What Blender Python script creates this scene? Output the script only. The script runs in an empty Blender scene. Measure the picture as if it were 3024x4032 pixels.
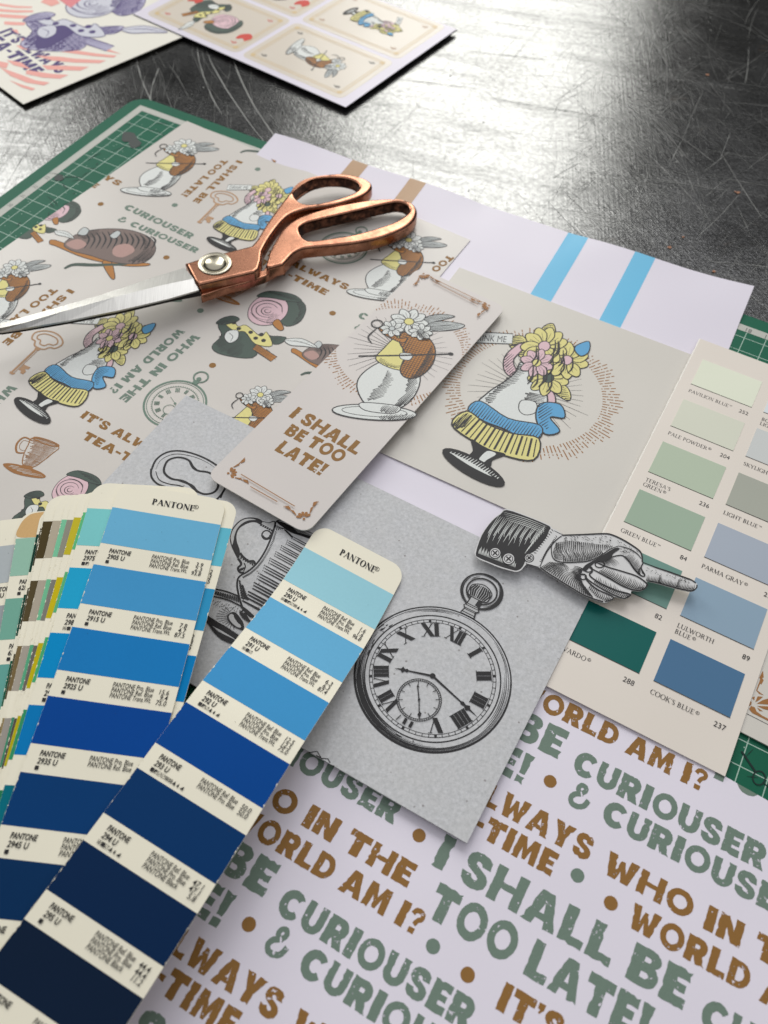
import bpy, math, random
import numpy as np
from mathutils import Vector, Matrix
from mathutils.geometry import tessellate_polygon

random.seed(7)
sc = bpy.context.scene
col = sc.collection
MM = 0.001
# ------------------------------------------------------------------ camera
# millimetres, z = 0 is the top of the cutting mat, the camera stands above the origin
FPX, PCX, PCY = 3400.0, 1512.0, 2016.0
PITCH, ROLL, CAMH = math.radians(34.87), math.radians(2.46), 312.5
TABLE_Z = -2.5
cam_d = bpy.data.cameras.new('camera')
cam = bpy.data.objects.new('camera', cam_d)
col.objects.link(cam)
cam_d.sensor_fit = 'VERTICAL'
cam_d.sensor_height = 36.0
cam_d.sensor_width = 27.0
cam_d.lens = FPX / 4032.0 * 36.0
cam_d.clip_start = 0.01
cam_d.clip_end = 50
cam.matrix_world = (Matrix.Translation((0, 0, CAMH * MM)) @ Matrix.Rotation(PITCH, 4, 'X') @ Matrix.Rotation(ROLL, 4, 'Z'))
cam_d.dof.use_dof = True
cam_d.dof.focus_distance = 0.365
cam_d.dof.aperture_fstop = 12.0
sc.camera = cam

# ------------------------------------------------------------------ light
w = bpy.data.worlds.new('World')
sc.world = w
w.use_nodes = True
wb = w.node_tree.nodes['Background']
# a room: dim walls around, a pale ceiling overhead
_nt = w.node_tree
_tc = _nt.nodes.new('ShaderNodeTexCoord')
_sx = _nt.nodes.new('ShaderNodeSeparateXYZ')
_nt.links.new(_tc.outputs['Generated'], _sx.inputs[0])
_mr = _nt.nodes.new('ShaderNodeMapRange')
_mr.interpolation_type = 'SMOOTHSTEP'
_mr.inputs['From Min'].default_value = 0.40
_mr.inputs['From Max'].default_value = 0.85
_mr.inputs['To Min'].default_value = 0.025
_mr.inputs['To Max'].default_value = 0.72
_nt.links.new(_sx.outputs['Z'], _mr.inputs['Value'])
wb.inputs[0].default_value = (0.96, 0.97, 1.0, 1)
_nt.links.new(_mr.outputs[0], wb.inputs[1])


def area(name, loc, target, sx, sy, power, color=(1, 1, 1)):
    l = bpy.data.lights.new(name, 'AREA')
    l.shape = 'RECTANGLE'
    l.size, l.size_y = sx, sy
    l.energy = power
    l.color = color
    o = bpy.data.objects.new(name, l)
    col.objects.link(o)
    o.location = loc
    d = Vector(target) - Vector(loc)
    o.rotation_euler = d.to_track_quat('-Z', 'Y').to_euler()
    return o


area('window_light', (0.17, 2.0, 1.05), (0.17, 0, 1.05), 0.62, 1.25, 14.5, (1.0, 1.0, 0.94))
area('window_light', (-1.36, 2.0, 1.30), (-1.36, 0, 1.30), 1.0, 1.2, 22, (1.0, 1.0, 0.95))
area('high_fill_lamp', (0.35, 1.75, 2.0), (0, 0.25, 0), 1.3, 0.8, 13.5, (0.98, 0.98, 1.0))  # added lamp high up: fills the papers and casts the scissors' shadow

sc.view_settings.view_transform = 'Standard'
try:
    sc.view_settings.look = 'None'
except Exception:
    pass
sc.view_settings.exposure = 0.0
sc.view_settings.gamma = 1.0
sc.view_settings.use_curve_mapping = False

# ------------------------------------------------------------------ photograph geometry
cR, sR, cP, sP = math.cos(ROLL), math.sin(ROLL), math.cos(PITCH), math.sin(PITCH)


def at(p, z=0.0):
    """point of the horizontal plane at height z (mm) seen at a photograph position"""
    x, y = (p[0] - PCX) / FPX, -(p[1] - PCY) / FPX
    x, y = cR * x - sR * y, sR * x + cR * y
    dx, dy, dz = x, y * cP + sP, y * sP - cP
    t = -(CAMH - z) / dz
    return (dx * t, dy * t)


def crop(x0, y0, k=1100 / 1659):
    return lambda u, v: (x0 + u * k, y0 + v * k)


cO, cO1 = crop(0, 0), crop(1000, 0)
cM0, cM1, cM2 = crop(0, 850), crop(1000, 850), crop(1924, 850)
cF, cA, cG = crop(0, 1650), crop(1000, 1650), crop(1924, 1650)
cC, cB, cR_ = crop(0, 2450), crop(1000, 2450), crop(1924, 2450)
cE, cPp, cQ = crop(0, 3132), crop(1000, 3132), crop(1924, 3132)
cX = crop(0, 1900, 500 / 1659)
cS = crop(700, 640, 1000 / 1659)
cU = crop(800, 2000, 600 / 1659)
cN = crop(2740, 2400, 284 / 785)
cT = crop(0, 0, 700 / 1659)
cV = crop(550, 0, 800 / 1659)


class Surf:
    """height field z(x, y) in mm"""
    def __init__(s, f):
        s.f = f if callable(f) else (lambda x, y, k=f: k)

    def z(s, x, y):
        return s.f(x, y)

    def px(s, p):
        x, y = at(p, 0)
        for _ in range(5):
            x, y = at(p, s.f(x, y))
        return (x, y)

    def flat(s, x, y, z0):
        k = CAMH - z0
        X, Y = x, y
        for _ in range(5):
            r = (CAMH - s.f(X, Y)) / k
            X, Y = x * r, y * r
        return (X, Y)


class Frame:
    """local 2-D frame measured on the plane z0, turned by deg, carried on to a surface"""
    def __init__(s, origin_px, z0, deg, surf):
        s.o = at(origin_px, z0)
        s.z0, s.surf = z0, surf
        a = math.radians(deg)
        s.c, s.s = math.cos(a), math.sin(a)

    def __call__(s, u, v):
        x = s.o[0] + u * s.c - v * s.s
        y = s.o[1] + u * s.s + v * s.c
        return s.surf.flat(x, y, s.z0)

    def inv(s, p):
        k = (CAMH - s.z0) / (CAMH - s.surf.z(*p))
        x, y = p[0] * k - s.o[0], p[1] * k - s.o[1]
        return (x * s.c + y * s.s, -x * s.s + y * s.c)


# ------------------------------------------------------------------ materials
def lin(c):
    return tuple((v / 255 / 12.92) if v <= 10 else ((v / 255 + 0.055) / 1.055) ** 2.4 for v in c)


MATS = {}


def nodes(name):
    m = bpy.data.materials.new(name)
    m.use_nodes = True
    nt = m.node_tree
    return m, nt, nt.nodes['Principled BSDF']


def noise(nt, scale, detail=3, rough=0.6, vec=None, kind='Object'):
    n = nt.nodes.new('ShaderNodeTexNoise')
    n.inputs['Scale'].default_value = scale
    n.inputs['Detail'].default_value = detail
    n.inputs['Roughness'].default_value = rough
    if vec is None:
        tc = nt.nodes.new('ShaderNodeTexCoord')
        vec = tc.outputs[kind]
    nt.links.new(vec, n.inputs['Vector'])
    return n


def ramp(nt, src, stops):
    r = nt.nodes.new('ShaderNodeValToRGB')
    el = r.color_ramp.elements
    while len(el) < len(stops):
        el.new(0.5)
    for e, (p, c) in zip(el, stops):
        e.position = p
        e.color = (c, c, c, 1) if isinstance(c, (int, float)) else (*c, 1)
    nt.links.new(src, r.inputs[0])
    return r


def mixc(nt, fac, a, b):
    m = nt.nodes.new('ShaderNodeMix')
    m.data_type = 'RGBA'
    for k, v in ((0, fac), (6, a), (7, b)):
        if hasattr(v, 'is_output'):
            nt.links.new(v, m.inputs[k])
        else:
            m.inputs[k].default_value = v if k == 0 else (*v, 1)
    return m.outputs[2]


def bump(nt, bsdf, src, strength, dist=0.0002):
    b = nt.nodes.new('ShaderNodeBump')
    b.inputs['Strength'].default_value = strength
    b.inputs['Distance'].default_value = dist
    nt.links.new(src, b.inputs['Height'])
    nt.links.new(b.outputs[0], bsdf.inputs['Normal'])


def paper(name, rgb, rough=0.5, var=0.03, spec=0.35, grain=0.25, wave=0.0):
    """paper, card and flat print: linear reflectance rgb with fibre mottling"""
    if name in MATS:
        return MATS[name]
    m, nt, b = nodes(name)
    n = noise(nt, 900, 4)
    n2 = noise(nt, 25, 2)
    add = nt.nodes.new('ShaderNodeMath')
    add.operation = 'ADD'
    nt.links.new(n.outputs[0], add.inputs[0])
    nt.links.new(n2.outputs[0], add.inputs[1])
    r = ramp(nt, add.outputs[0], [(0.0, 0.0), (1.0, 1.0)])
    mul = nt.nodes.new('ShaderNodeMath')
    mul.operation = 'MULTIPLY'
    mul.inputs[1].default_value = 0.5
    nt.links.new(add.outputs[0], mul.inputs[0])
    nt.links.new(mul.outputs[0], r.inputs[0])
    a = tuple(max(0, v * (1 - var * 2)) for v in rgb)
    c = tuple(min(1, v * (1 + var * 2)) for v in rgb)
    nt.links.new(mixc(nt, r.outputs[0], a, c), b.inputs['Base Color'])
    b.inputs['Roughness'].default_value = rough
    b.inputs['Specular IOR Level'].default_value = spec
    if grain:
        bump(nt, b, n.outputs[0], grain, 0.00006)
        # paper never lies dead flat: a slow cockle under the grain
        n3 = noise(nt, 13, 1, 0.4)
        b2 = nt.nodes.new('ShaderNodeBump')
        b2.inputs['Strength'].default_value = 0.6
        b2.inputs['Distance'].default_value = 0.004
        nt.links.new(n3.outputs[0], b2.inputs['Height'])
        nt.links.new(b2.outputs[0], b.inputs['Normal'].links[0].from_node.inputs['Normal'])
    MATS[name] = m
    return m


def ink(name, rgb, rough=0.5, distress=0.0, spec=0.3):
    """printed ink; distress wears flecks out of it so the paper shows through"""
    if name in MATS:
        return MATS[name]
    m, nt, b = nodes(name)
    n = noise(nt, 1400, 3)
    a = tuple(v * 0.88 for v in rgb)
    c = tuple(min(1, v * 1.12) for v in rgb)
    nt.links.new(mixc(nt, n.outputs[0], a, c), b.inputs['Base Color'])
    b.inputs['Roughness'].default_value = rough
    b.inputs['Specular IOR Level'].default_value = spec
    if distress:
        t = nt.nodes.new('ShaderNodeBsdfTransparent')
        mx = nt.nodes.new('ShaderNodeMixShader')
        d1 = noise(nt, 750, 5, 0.65)
        d2 = noise(nt, 130, 4, 0.6)
        v = nt.nodes.new('ShaderNodeTexVoronoi')
        v.inputs['Scale'].default_value = 260
        tc = nt.nodes.new('ShaderNodeTexCoord')
        nt.links.new(tc.outputs['Object'], v.inputs['Vector'])
        r1 = ramp(nt, d1.outputs[0], [(0.62 - distress * 0.02, 0), (0.66 - distress * 0.02, 1)])
        r2 = ramp(nt, d2.outputs[0], [(0.50, 0), (0.58, 1)])
        mu = nt.nodes.new('ShaderNodeMath')
        mu.operation = 'MULTIPLY'
        nt.links.new(r1.outputs[0], mu.inputs[0])
        nt.links.new(r2.outputs[0], mu.inputs[1])
        r3 = ramp(nt, v.outputs['Distance'], [(0.055, 1), (0.085, 0)])
        mxx = nt.nodes.new('ShaderNodeMath')
        mxx.operation = 'MAXIMUM'
        nt.links.new(mu.outputs[0], mxx.inputs[0])
        nt.links.new(r3.outputs[0], mxx.inputs[1])
        nt.links.new(mxx.outputs[0], mx.inputs[0])
        nt.links.new(b.outputs[0], mx.inputs[1])
        nt.links.new(t.outputs[0], mx.inputs[2])
        nt.links.new(mx.outputs[0], nt.nodes['Material Output'].inputs[0])
    MATS[name] = m
    return m


K = 1.13   # photograph tone -> reflectance


def R(r, g, b, k=K):
    return tuple(min(0.9, v * k) for v in lin((r, g, b)))


BLACK = ink('black_ink', (0.014, 0.013, 0.014))
SOFTBLACK = ink('soft_black_ink', (0.03, 0.028, 0.03))
BROWN = ink('brown_ink', R(136, 97, 44), 0.55, 1.6)
BROWND = ink('brown_dot_ink', R(136, 97, 44), 0.55)
GREEND = ink('green_dot_ink', R(106, 124, 111), 0.55)
GREEN = ink('grey_green_ink', R(106, 124, 111), 0.55, 1.6)
BROWNF = ink('fine_brown_ink', R(150, 102, 55), 0.55)
BROWNP = ink('pale_brown_ink', R(176, 138, 104), 0.55)
GREENF = ink('fine_green_ink', R(104, 126, 112), 0.55)
WHITE = ink('white_ink', R(212, 214, 210), 0.55)
PALE = ink('pale_grey_ink', R(186, 190, 188), 0.55)
YELLOW = ink('yellow_ink', R(214, 205, 134), 0.55)
BLUE = ink('sky_blue_ink', R(92, 158, 200), 0.55)
PINK = ink('pink_ink', R(212, 180, 186), 0.55)
TAN = ink('tan_ink', R(172, 116, 58), 0.55)
DKGREEN = ink('bottle_green_ink', R(72, 86, 78), 0.55)
GREYBROWN = ink('grey_brown_ink', R(120, 104, 98), 0.55)
ROSE = ink('dusty_rose_ink', R(174, 140, 132), 0.55)
PURPLE = ink('purple_ink', R(72, 58, 110), 0.55)
PURPLE2 = ink('pale_purple_ink', R(196, 196, 204), 0.55)
PURPLE3 = ink('mid_purple_ink', R(176, 172, 194), 0.55)
CORAL = ink('coral_ink', R(226, 160, 150), 0.55)
RED = ink('red_ink', R(196, 70, 60), 0.55)
GOLD = ink('gold_line_ink', R(206, 182, 140), 0.4)


# ------------------------------------------------------------------ mesh helpers
def tag(o, label=None, cat=None, group=None, kind=None):
    for k, v in (('label', label), ('category', cat), ('group', group), ('kind', kind)):
        if v:
            o[k] = v
    return o


def link(name, me, parent=None, org=(0, 0, 0)):
    o = bpy.data.objects.new(name, me)
    col.objects.link(o)
    if parent is not None:
        o.parent = parent
    else:
        o.location = Vector(org) * MM
    return o


def mesh(name, v, f, mats, mi=None, parent=None, org=(0, 0, 0), smooth=False):
    """v in mm world coordinates, org the thing's origin in mm"""
    me = bpy.data.meshes.new(name)
    me.from_pydata([((p[0] - org[0]) * MM, (p[1] - org[1]) * MM, (p[2] - org[2]) * MM) for p in v], [], f)
    for m in (mats if isinstance(mats, (list, tuple)) else [mats]):
        me.materials.append(m)
    if mi:
        me.polygons.foreach_set('material_index', mi)
    if smooth:
        me.polygons.foreach_set('use_smooth', [True] * len(f))
    me.update()
    return link(name, me, parent, org)


def empty(name, org):
    o = bpy.data.objects.new(name, None)
    o.empty_display_size = 0.01
    col.objects.link(o)
    o.location = Vector(org) * MM
    return o


def clip_ring(ring, cl):
    out = ring
    n = len(cl)
    for i in range(n):
        a, b = cl[i], cl[(i + 1) % n]
        ex, ey = b[0] - a[0], b[1] - a[1]
        src, out = out, []
        if not src:
            return []
        d = [ex * (p[1] - a[1]) - ey * (p[0] - a[0]) for p in src]
        for j in range(len(src)):
            p, q, dp, dq = src[j - 1], src[j], d[j - 1], d[j]
            if (dp >= 0) != (dq >= 0):
                t = dp / (dp - dq)
                out.append((p[0] + (q[0] - p[0]) * t, p[1] + (q[1] - p[1]) * t))
            if dq >= 0:
                out.append(q)
    return out


def area2(r):
    return sum(r[i - 1][0] * r[i][1] - r[i][0] * r[i - 1][1] for i in range(len(r)))


def ccw(r):
    return r if area2(r) > 0 else list(reversed(r))


class Ink:
    """collects flat printed shapes on a surface; every shape lies a hair above the one before"""
    def __init__(s, place, clip=None, base=0.05, step=0.006):
        s.place, s.clip = place, (ccw(clip) if clip else None)
        s.v, s.f, s.m, s.mats = [], [], [], []
        s.dz, s.step = base, step

    def mi(s, mat):
        if mat not in s.mats:
            s.mats.append(mat)
        return s.mats.index(mat)

    def up(s):
        s.dz += s.step

    def poly(s, rings, mat, up=True):
        if up:
            s.up()
        k = s.mi(mat)
        if s.clip:
            rings = [clip_ring(list(r), s.clip) for r in rings]
            if len(rings[0]) < 3:
                return
            rings = [r for r in rings if len(r) >= 3]
        pts = [p for r in rings for p in r]
        if len(rings) == 1 and len(pts) <= 4:
            base = len(s.v)
            s.v += [s.place(p[0], p[1], s.dz) for p in pts]
            q = list(range(base, base + len(pts)))
            if area2(pts) < 0:
                q.reverse()
            s.f.append(q)
            s.m.append(k)
            return
        tris = tessellate_polygon([[Vector((p[0], p[1], 0)) for p in r] for r in rings])
        base = len(s.v)
        s.v += [s.place(p[0], p[1], s.dz) for p in pts]
        for t in tris:
            a, b, c = (pts[i] for i in t)
            ar = (b[0] - a[0]) * (c[1] - a[1]) - (b[1] - a[1]) * (c[0] - a[0])
            if abs(ar) < 1e-9:
                continue
            s.f.append([base + i for i in (t if ar > 0 else reversed(t))])
            s.m.append(k)

    def quads(s, qs, mat):
        s.up()
        for q in qs:
            s.poly([q], mat, up=False)

    def line(s, pts, wd, mat, closed=False, taper=0.0):
        n = len(pts)
        if n < 2:
            return
        L, Rr = [], []
        for i in range(n):
            if closed:
                a, b = pts[i - 1], pts[(i + 1) % n]
            else:
                a, b = pts[max(0, i - 1)], pts[min(n - 1, i + 1)]
            dx, dy = b[0] - a[0], b[1] - a[1]
            l = math.hypot(dx, dy) or 1
            ww = wd[i] if isinstance(wd, (list, tuple)) else wd
            if taper:
                t = i / (n - 1)
                ww *= 1 - taper * abs(2 * t - 1) ** 1.5
            nx, ny = -dy / l * ww / 2, dx / l * ww / 2
            L.append((pts[i][0] + nx, pts[i][1] + ny))
            Rr.append((pts[i][0] - nx, pts[i][1] - ny))
        rng = range(n) if closed else range(n - 1)
        s.quads([[Rr[i], Rr[(i + 1) % n], L[(i + 1) % n], L[i]] for i in rng], mat)

    def hatch(s, ring, ang, gap, wd, mat, jitter=0.25, seg=None, rnd=random):
        """lines at ang degrees clipped to ring (even-odd), thin-ended"""
        a = math.radians(ang)
        c, sn = math.cos(a), math.sin(a)
        loc = [(p[0] * c + p[1] * sn, -p[0] * sn + p[1] * c) for p in ring]
        y0, y1 = min(p[1] for p in loc), max(p[1] for p in loc)
        qs = []
        y = y0 + gap * 0.5
        while y < y1:
            xs = []
            for i in range(len(loc)):
                p, q = loc[i - 1], loc[i]
                if (p[1] > y) != (q[1] > y):
                    xs.append(p[0] + (q[0] - p[0]) * (y - p[1]) / (q[1] - p[1]))
            xs.sort()
            for x0, x1 in zip(xs[::2], xs[1::2]):
                L = x1 - x0
                x0 += L * jitter * rnd.random() * 0.5
                x1 -= L * jitter * rnd.random() * 0.5
                if x1 - x0 < gap * 0.3:
                    continue
                w0, w1 = wd * (0.6 + 0.6 * rnd.random()) / 2, wd * 0.35 / 2
                pp = [(x0, y - w0), (x1, y - w1), (x1, y + w1), (x0, y + w0)]
                qs.append([(p[0] * c - p[1] * sn, p[0] * sn + p[1] * c) for p in pp])
            y += gap * (1 + 0.15 * (rnd.random() - 0.5))
        s.quads(qs, mat)

    def build(s, name, parent, org):
        if not s.f:
            return None
        return mesh(name, s.v, s.f, s.mats, s.m, parent, org)


def on(surf):
    return lambda x, y, dz: (x, y, surf.z(x, y) + dz)


def smooth(pts, closed=True, n=5):
    """Catmull-Rom through pts"""
    out = []
    N = len(pts)
    for i in range(N if closed else N - 1):
        if closed:
            p0, p1, p2, p3 = (pts[(i + k) % N] for k in (-1, 0, 1, 2))
        else:
            p0, p1, p2, p3 = pts[max(0, i - 1)], pts[i], pts[i + 1], pts[min(N - 1, i + 2)]
        for k in range(n):
            t = k / n
            out.append(tuple(0.5 * (2 * b + (c - a) * t + (2 * a - 5 * b + 4 * c - d) * t * t + (3 * b - a - 3 * c + d) * t ** 3)
                             for a, b, c, d in zip(p0, p1, p2, p3)))
    if not closed:
        out.append(pts[-1])
    return out


def ell(cx, cy, rx, ry=None, n=32, rot=0):
    ry = rx if ry is None else ry
    c, s_ = math.cos(math.radians(rot)), math.sin(math.radians(rot))
    o = []
    for i in range(n):
        a = 2 * math.pi * i / n
        x, y = rx * math.cos(a), ry * math.sin(a)
        o.append((cx + x * c - y * s_, cy + x * s_ + y * c))
    return o


def arcp(cx, cy, rx, ry, a0, a1, n=14):
    return [(cx + rx * math.cos(math.radians(a0 + (a1 - a0) * i / n)), cy + ry * math.sin(math.radians(a0 + (a1 - a0) * i / n))) for i in range(n + 1)]


def rrect(x0, y0, x1, y1, r, n=6):
    return (arcp(x1 - r, y0 + r, r, r, -90, 0, n) + arcp(x1 - r, y1 - r, r, r, 0, 90, n) +
            arcp(x0 + r, y1 - r, r, r, 90, 180, n) + arcp(x0 + r, y0 + r, r, r, 180, 270, n))


def round_poly(pts, r, n=6):
    out = []
    N = len(pts)
    for i in range(N):
        a, b, c = (Vector(pts[(i + k) % N]) for k in (-1, 0, 1))
        u, v = (a - b).normalized(), (c - b).normalized()
        h = math.acos(max(-1, min(1, u.dot(v)))) / 2
        d = r / math.tan(h)
        p, q = b + u * d, b + v * d
        for k in range(n + 1):
            t = k / n
            out.append(tuple(p * (1 - t) ** 2 + b * 2 * t * (1 - t) + q * t * t))
    return out


def slab(name, ring, surf, thick, mat, parent=None, org=None, edge=None):
    """a sheet of card: polygon top following surf, real thickness"""
    ring = ccw(list(ring))
    n = len(ring)
    if org is None:
        org = (sum(p[0] for p in ring) / n, sum(p[1] for p in ring) / n, 0)
        org = (org[0], org[1], surf.z(org[0], org[1]) - thick)
    top = [(p[0], p[1], surf.z(*p)) for p in ring]
    bot = [(p[0], p[1], surf.z(*p) - thick) for p in ring]
    tris = tessellate_polygon([[Vector((p[0], p[1], 0)) for p in ring]])
    f, mi = [], []
    for t in tris:
        a, b, c = (ring[i] for i in t)
        ar = (b[0] - a[0]) * (c[1] - a[1]) - (b[1] - a[1]) * (c[0] - a[0])
        t = list(t) if ar > 0 else list(reversed(t))
        f.append(t)
        mi.append(0)
        f.append([n + i for i in reversed(t)])
        mi.append(0)
    for i in range(n):
        j = (i + 1) % n
        f.append([i, n + i, n + j, j])
        mi.append(1 if edge else 0)
    o = mesh(name, top + bot, f, [mat, edge] if edge else [mat], mi, parent, org)
    return o, org


# ------------------------------------------------------------------ lettering
def rect(x0, y0, x1, y1):
    return [(x0, y0), (x1, y0), (x1, y1), (x0, y1)]


def strip(path, wd):
    """closed outline of a stroked open path"""
    L, Rr = [], []
    n = len(path)
    for i in range(n):
        a, b = path[max(0, i - 1)], path[min(n - 1, i + 1)]
        dx, dy = b[0] - a[0], b[1] - a[1]
        l = math.hypot(dx, dy) or 1
        ww = wd[min(i, len(wd) - 1)] if isinstance(wd, list) else wd
        L.append((path[i][0] - dy / l * ww / 2, path[i][1] + dx / l * ww / 2))
        Rr.append((path[i][0] + dy / l * ww / 2, path[i][1] - dx / l * ww / 2))
    return Rr + L[::-1]


def block_font():
    G = {}
    G['I'] = (38, [[rect(0, 0, 38, 100)]])
    G['T'] = (94, [[[(28, 0), (66, 0), (66, 70), (94, 70), (94, 100), (0, 100), (0, 70), (28, 70)]]])
    G['L'] = (76, [[[(0, 0), (76, 0), (76, 24), (36, 24), (36, 100), (0, 100)]]])
    G['H'] = (104, [[[(0, 0), (31, 0), (31, 42), (73, 42), (73, 0), (104, 0), (104, 100), (73, 100), (73, 60), (31, 60), (31, 100), (0, 100)]]])
    G['E'] = (74, [[[(0, 0), (74, 0), (74, 27), (37, 27), (37, 40), (66, 40), (66, 61), (37, 61), (37, 73), (74, 73), (74, 100), (0, 100)]]])
    G['N'] = (94, [[[(0, 0), (33, 0), (33, 52), (60, 0), (94, 0), (94, 100), (61, 100), (61, 48), (34, 100), (0, 100)]]])
    G['W'] = (128, [[[(0, 100), (22, 0), (54, 0), (64, 42), (75, 0), (106, 0), (128, 100), (93, 100), (86, 40), (73, 84), (57, 84), (44, 40), (36, 100)]]])
    G['M'] = (116, [[[(0, 0), (31, 0), (36, 54), (50, 8), (66, 8), (80, 54), (85, 0), (116, 0), (110, 100), (77, 100), (58, 52), (39, 100), (6, 100)]]])
    G['A'] = (106, [[[(0, 0), (34, 0), (39, 19), (67, 19), (72, 0), (106, 0), (73, 100), (33, 100)], [(45, 38), (53, 68), (61, 38)]]])
    G['Y'] = (98, [[[(31, 0), (67, 0), (67, 40), (98, 100), (61, 100), (50, 70), (38, 100), (0, 100), (31, 40)]]])
    G['O'] = (106, [[ell(53, 50, 53, 52, 40), ell(53, 50, 27, 27, 30)]])
    nar = arcp(36, 62, 36, 40, 0, 180, 12) + arcp(36, 38, 36, 40, 180, 360, 12)
    nin = arcp(36, 60, 11, 17, 0, 180, 8) + arcp(36, 40, 11, 17, 180, 360, 8)
    G['o'] = (72, [[nar, nin]])
    G['D'] = (92, [[[(0, 0), (42, 0)] + arcp(42, 50, 50, 50, -80, 80, 16) + [(42, 100), (0, 100)],
                    [(32, 24), (40, 24)] + arcp(40, 50, 25, 26, -80, 80, 10) + [(40, 76), (32, 76)]]])
    G['R'] = (92, [[[(0, 0), (36, 0), (36, 28), (40, 28), (54, 0), (94, 0), (75, 36)] + arcp(54, 66, 35, 34, -50, 90, 14) + [(0, 100)],
                    [(36, 58), (50, 58)] + arcp(50, 66, 7, 8, -80, 80, 6) + [(50, 74), (36, 74)]]])
    G['B'] = (88, [[[(0, 0), (54, 0)] + arcp(56, 30, 32, 30, -85, 62, 12) + arcp(52, 76, 32, 24, -40, 90, 10) + [(0, 100)],
                    [(36, 22), (52, 22)] + arcp(52, 30, 7, 8, -80, 80, 5) + [(52, 38), (36, 38)],
                    [(36, 64), (50, 64)] + arcp(50, 71, 6, 7, -80, 80, 5) + [(50, 78), (36, 78)]]])
    G['C'] = (98, [[arcp(51, 50, 51, 52, 38, 322, 30) + arcp(56, 50, 22, 23, 318, 42, 20)]])
    G['c'] = (78, [[arcp(38, 62, 38, 40, 4, 180, 14) + arcp(38, 38, 38, 40, 180, 356, 14) + arcp(40, 40, 10, 18, 360, 180, 8) + arcp(40, 60, 10, 18, 180, 0, 8)]])
    G['U'] = (90, [[[(0, 100)] + arcp(45, 38, 45, 40, 180, 360, 18) + [(90, 100), (59, 100)] + arcp(45, 38, 14, 14, 360, 180, 10) + [(31, 100)]]])
    G['S'] = (84, [[[(80, 66), (52, 66), (48, 74), (40, 77), (32, 74), (32, 67), (40, 62), (56, 57), (72, 49), (82, 38), (84, 27), (80, 12), (66, 2), (44, -2), (20, 2), (5, 14), (0, 35),
                     (30, 35), (34, 26), (44, 22), (53, 26), (53, 32), (46, 37), (28, 43), (12, 51), (3, 62), (1, 74), (6, 89), (20, 99), (42, 102), (64, 99), (77, 88)][::-1]]])
    a1 = smooth([(94, 14), (70, 30), (44, 54), (26, 74), (34, 90), (50, 90), (56, 76), (40, 58)], False, 5)
    a2 = smooth([(42, 60), (22, 48), (13, 30), (24, 14), (46, 12), (70, 24), (80, 50)], False, 5)
    a1, a2 = [[(p[0] * 1.08, (p[1] - 12) * 1.13 + 8) for p in q_] for q_ in (a1, a2)]
    G['&'] = (108, [[strip(a1, 20)], [strip(a2, 22)]])
    G['!'] = (40, [[[(9, 32), (31, 32), (40, 100), (0, 100)]], [rect(4, 0, 36, 24)]])
    G['?'] = (66, [[strip(smooth([(10, 70), (18, 86), (36, 90), (53, 82), (54, 66), (40, 54), (32, 34)], False, 4), 20)], [rect(18, 0, 46, 22)]])
    G["'"] = (26, [[[(0, 100), (0, 78), (11, 78), (5, 66), (12, 62), (26, 80), (26, 100)]]])
    G['-'] = (46, [[rect(0, 36, 46, 58)]])
    return G


BF = block_font()


def rough_ring(r, amp, rnd):
    """break the straight edges so the letter looks worn wood type"""
    out = []
    n = len(r)
    for i in range(n):
        p, q = r[i], r[(i + 1) % n]
        L = math.hypot(q[0] - p[0], q[1] - p[1])
        k = max(1, int(L / 11))
        for j in range(k):
            t = j / k
            e = amp * (1.0 if j else 0.6)
            dx, dy = rnd.uniform(-e, e), rnd.uniform(-e, e)
            if j and rnd.random() < 0.07:      # a chip
                nx, ny = -(q[1] - p[1]) / (L or 1), (q[0] - p[0]) / (L or 1)
                dx, dy = nx * 4.5, ny * 4.5
            out.append((p[0] + (q[0] - p[0]) * t + dx, p[1] + (q[1] - p[1]) * t + dy))
    return out


def phrase(inkobj, text, p0, p1, cap, mat, amp=1.0, space=52, gap=11, skew=0.0, rnd=random):
    """block lettering from baseline start p0 to baseline end p1 (2-D), cap height cap"""
    x = 0
    items = []
    for ch in text:
        if ch == ' ':
            x += space - gap
            continue
        adv, polys = BF[ch]
        items.append((x, polys))
        x += adv + gap
    tot = x - gap
    dx, dy = p1[0] - p0[0], p1[1] - p0[1]
    L = math.hypot(dx, dy)
    ux, uy = dx / L, dy / L
    kx, ky = L / tot, cap / 100
    inkobj.up()
    for x0, polys in items:
        for i, rings in enumerate(polys):
            if i:
                inkobj.up()
            rr = []
            for r in rings:
                r = rough_ring(ccw(r), amp, rnd)
                rr.append([(p0[0] + ((q[0] + x0) * kx + skew * q[1] * ky) * ux - q[1] * ky * uy, p0[1] + ((q[0] + x0) * kx + skew * q[1] * ky) * uy + q[1] * ky * ux) for q in r])
            inkobj.poly(rr, mat, up=False)


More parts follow.
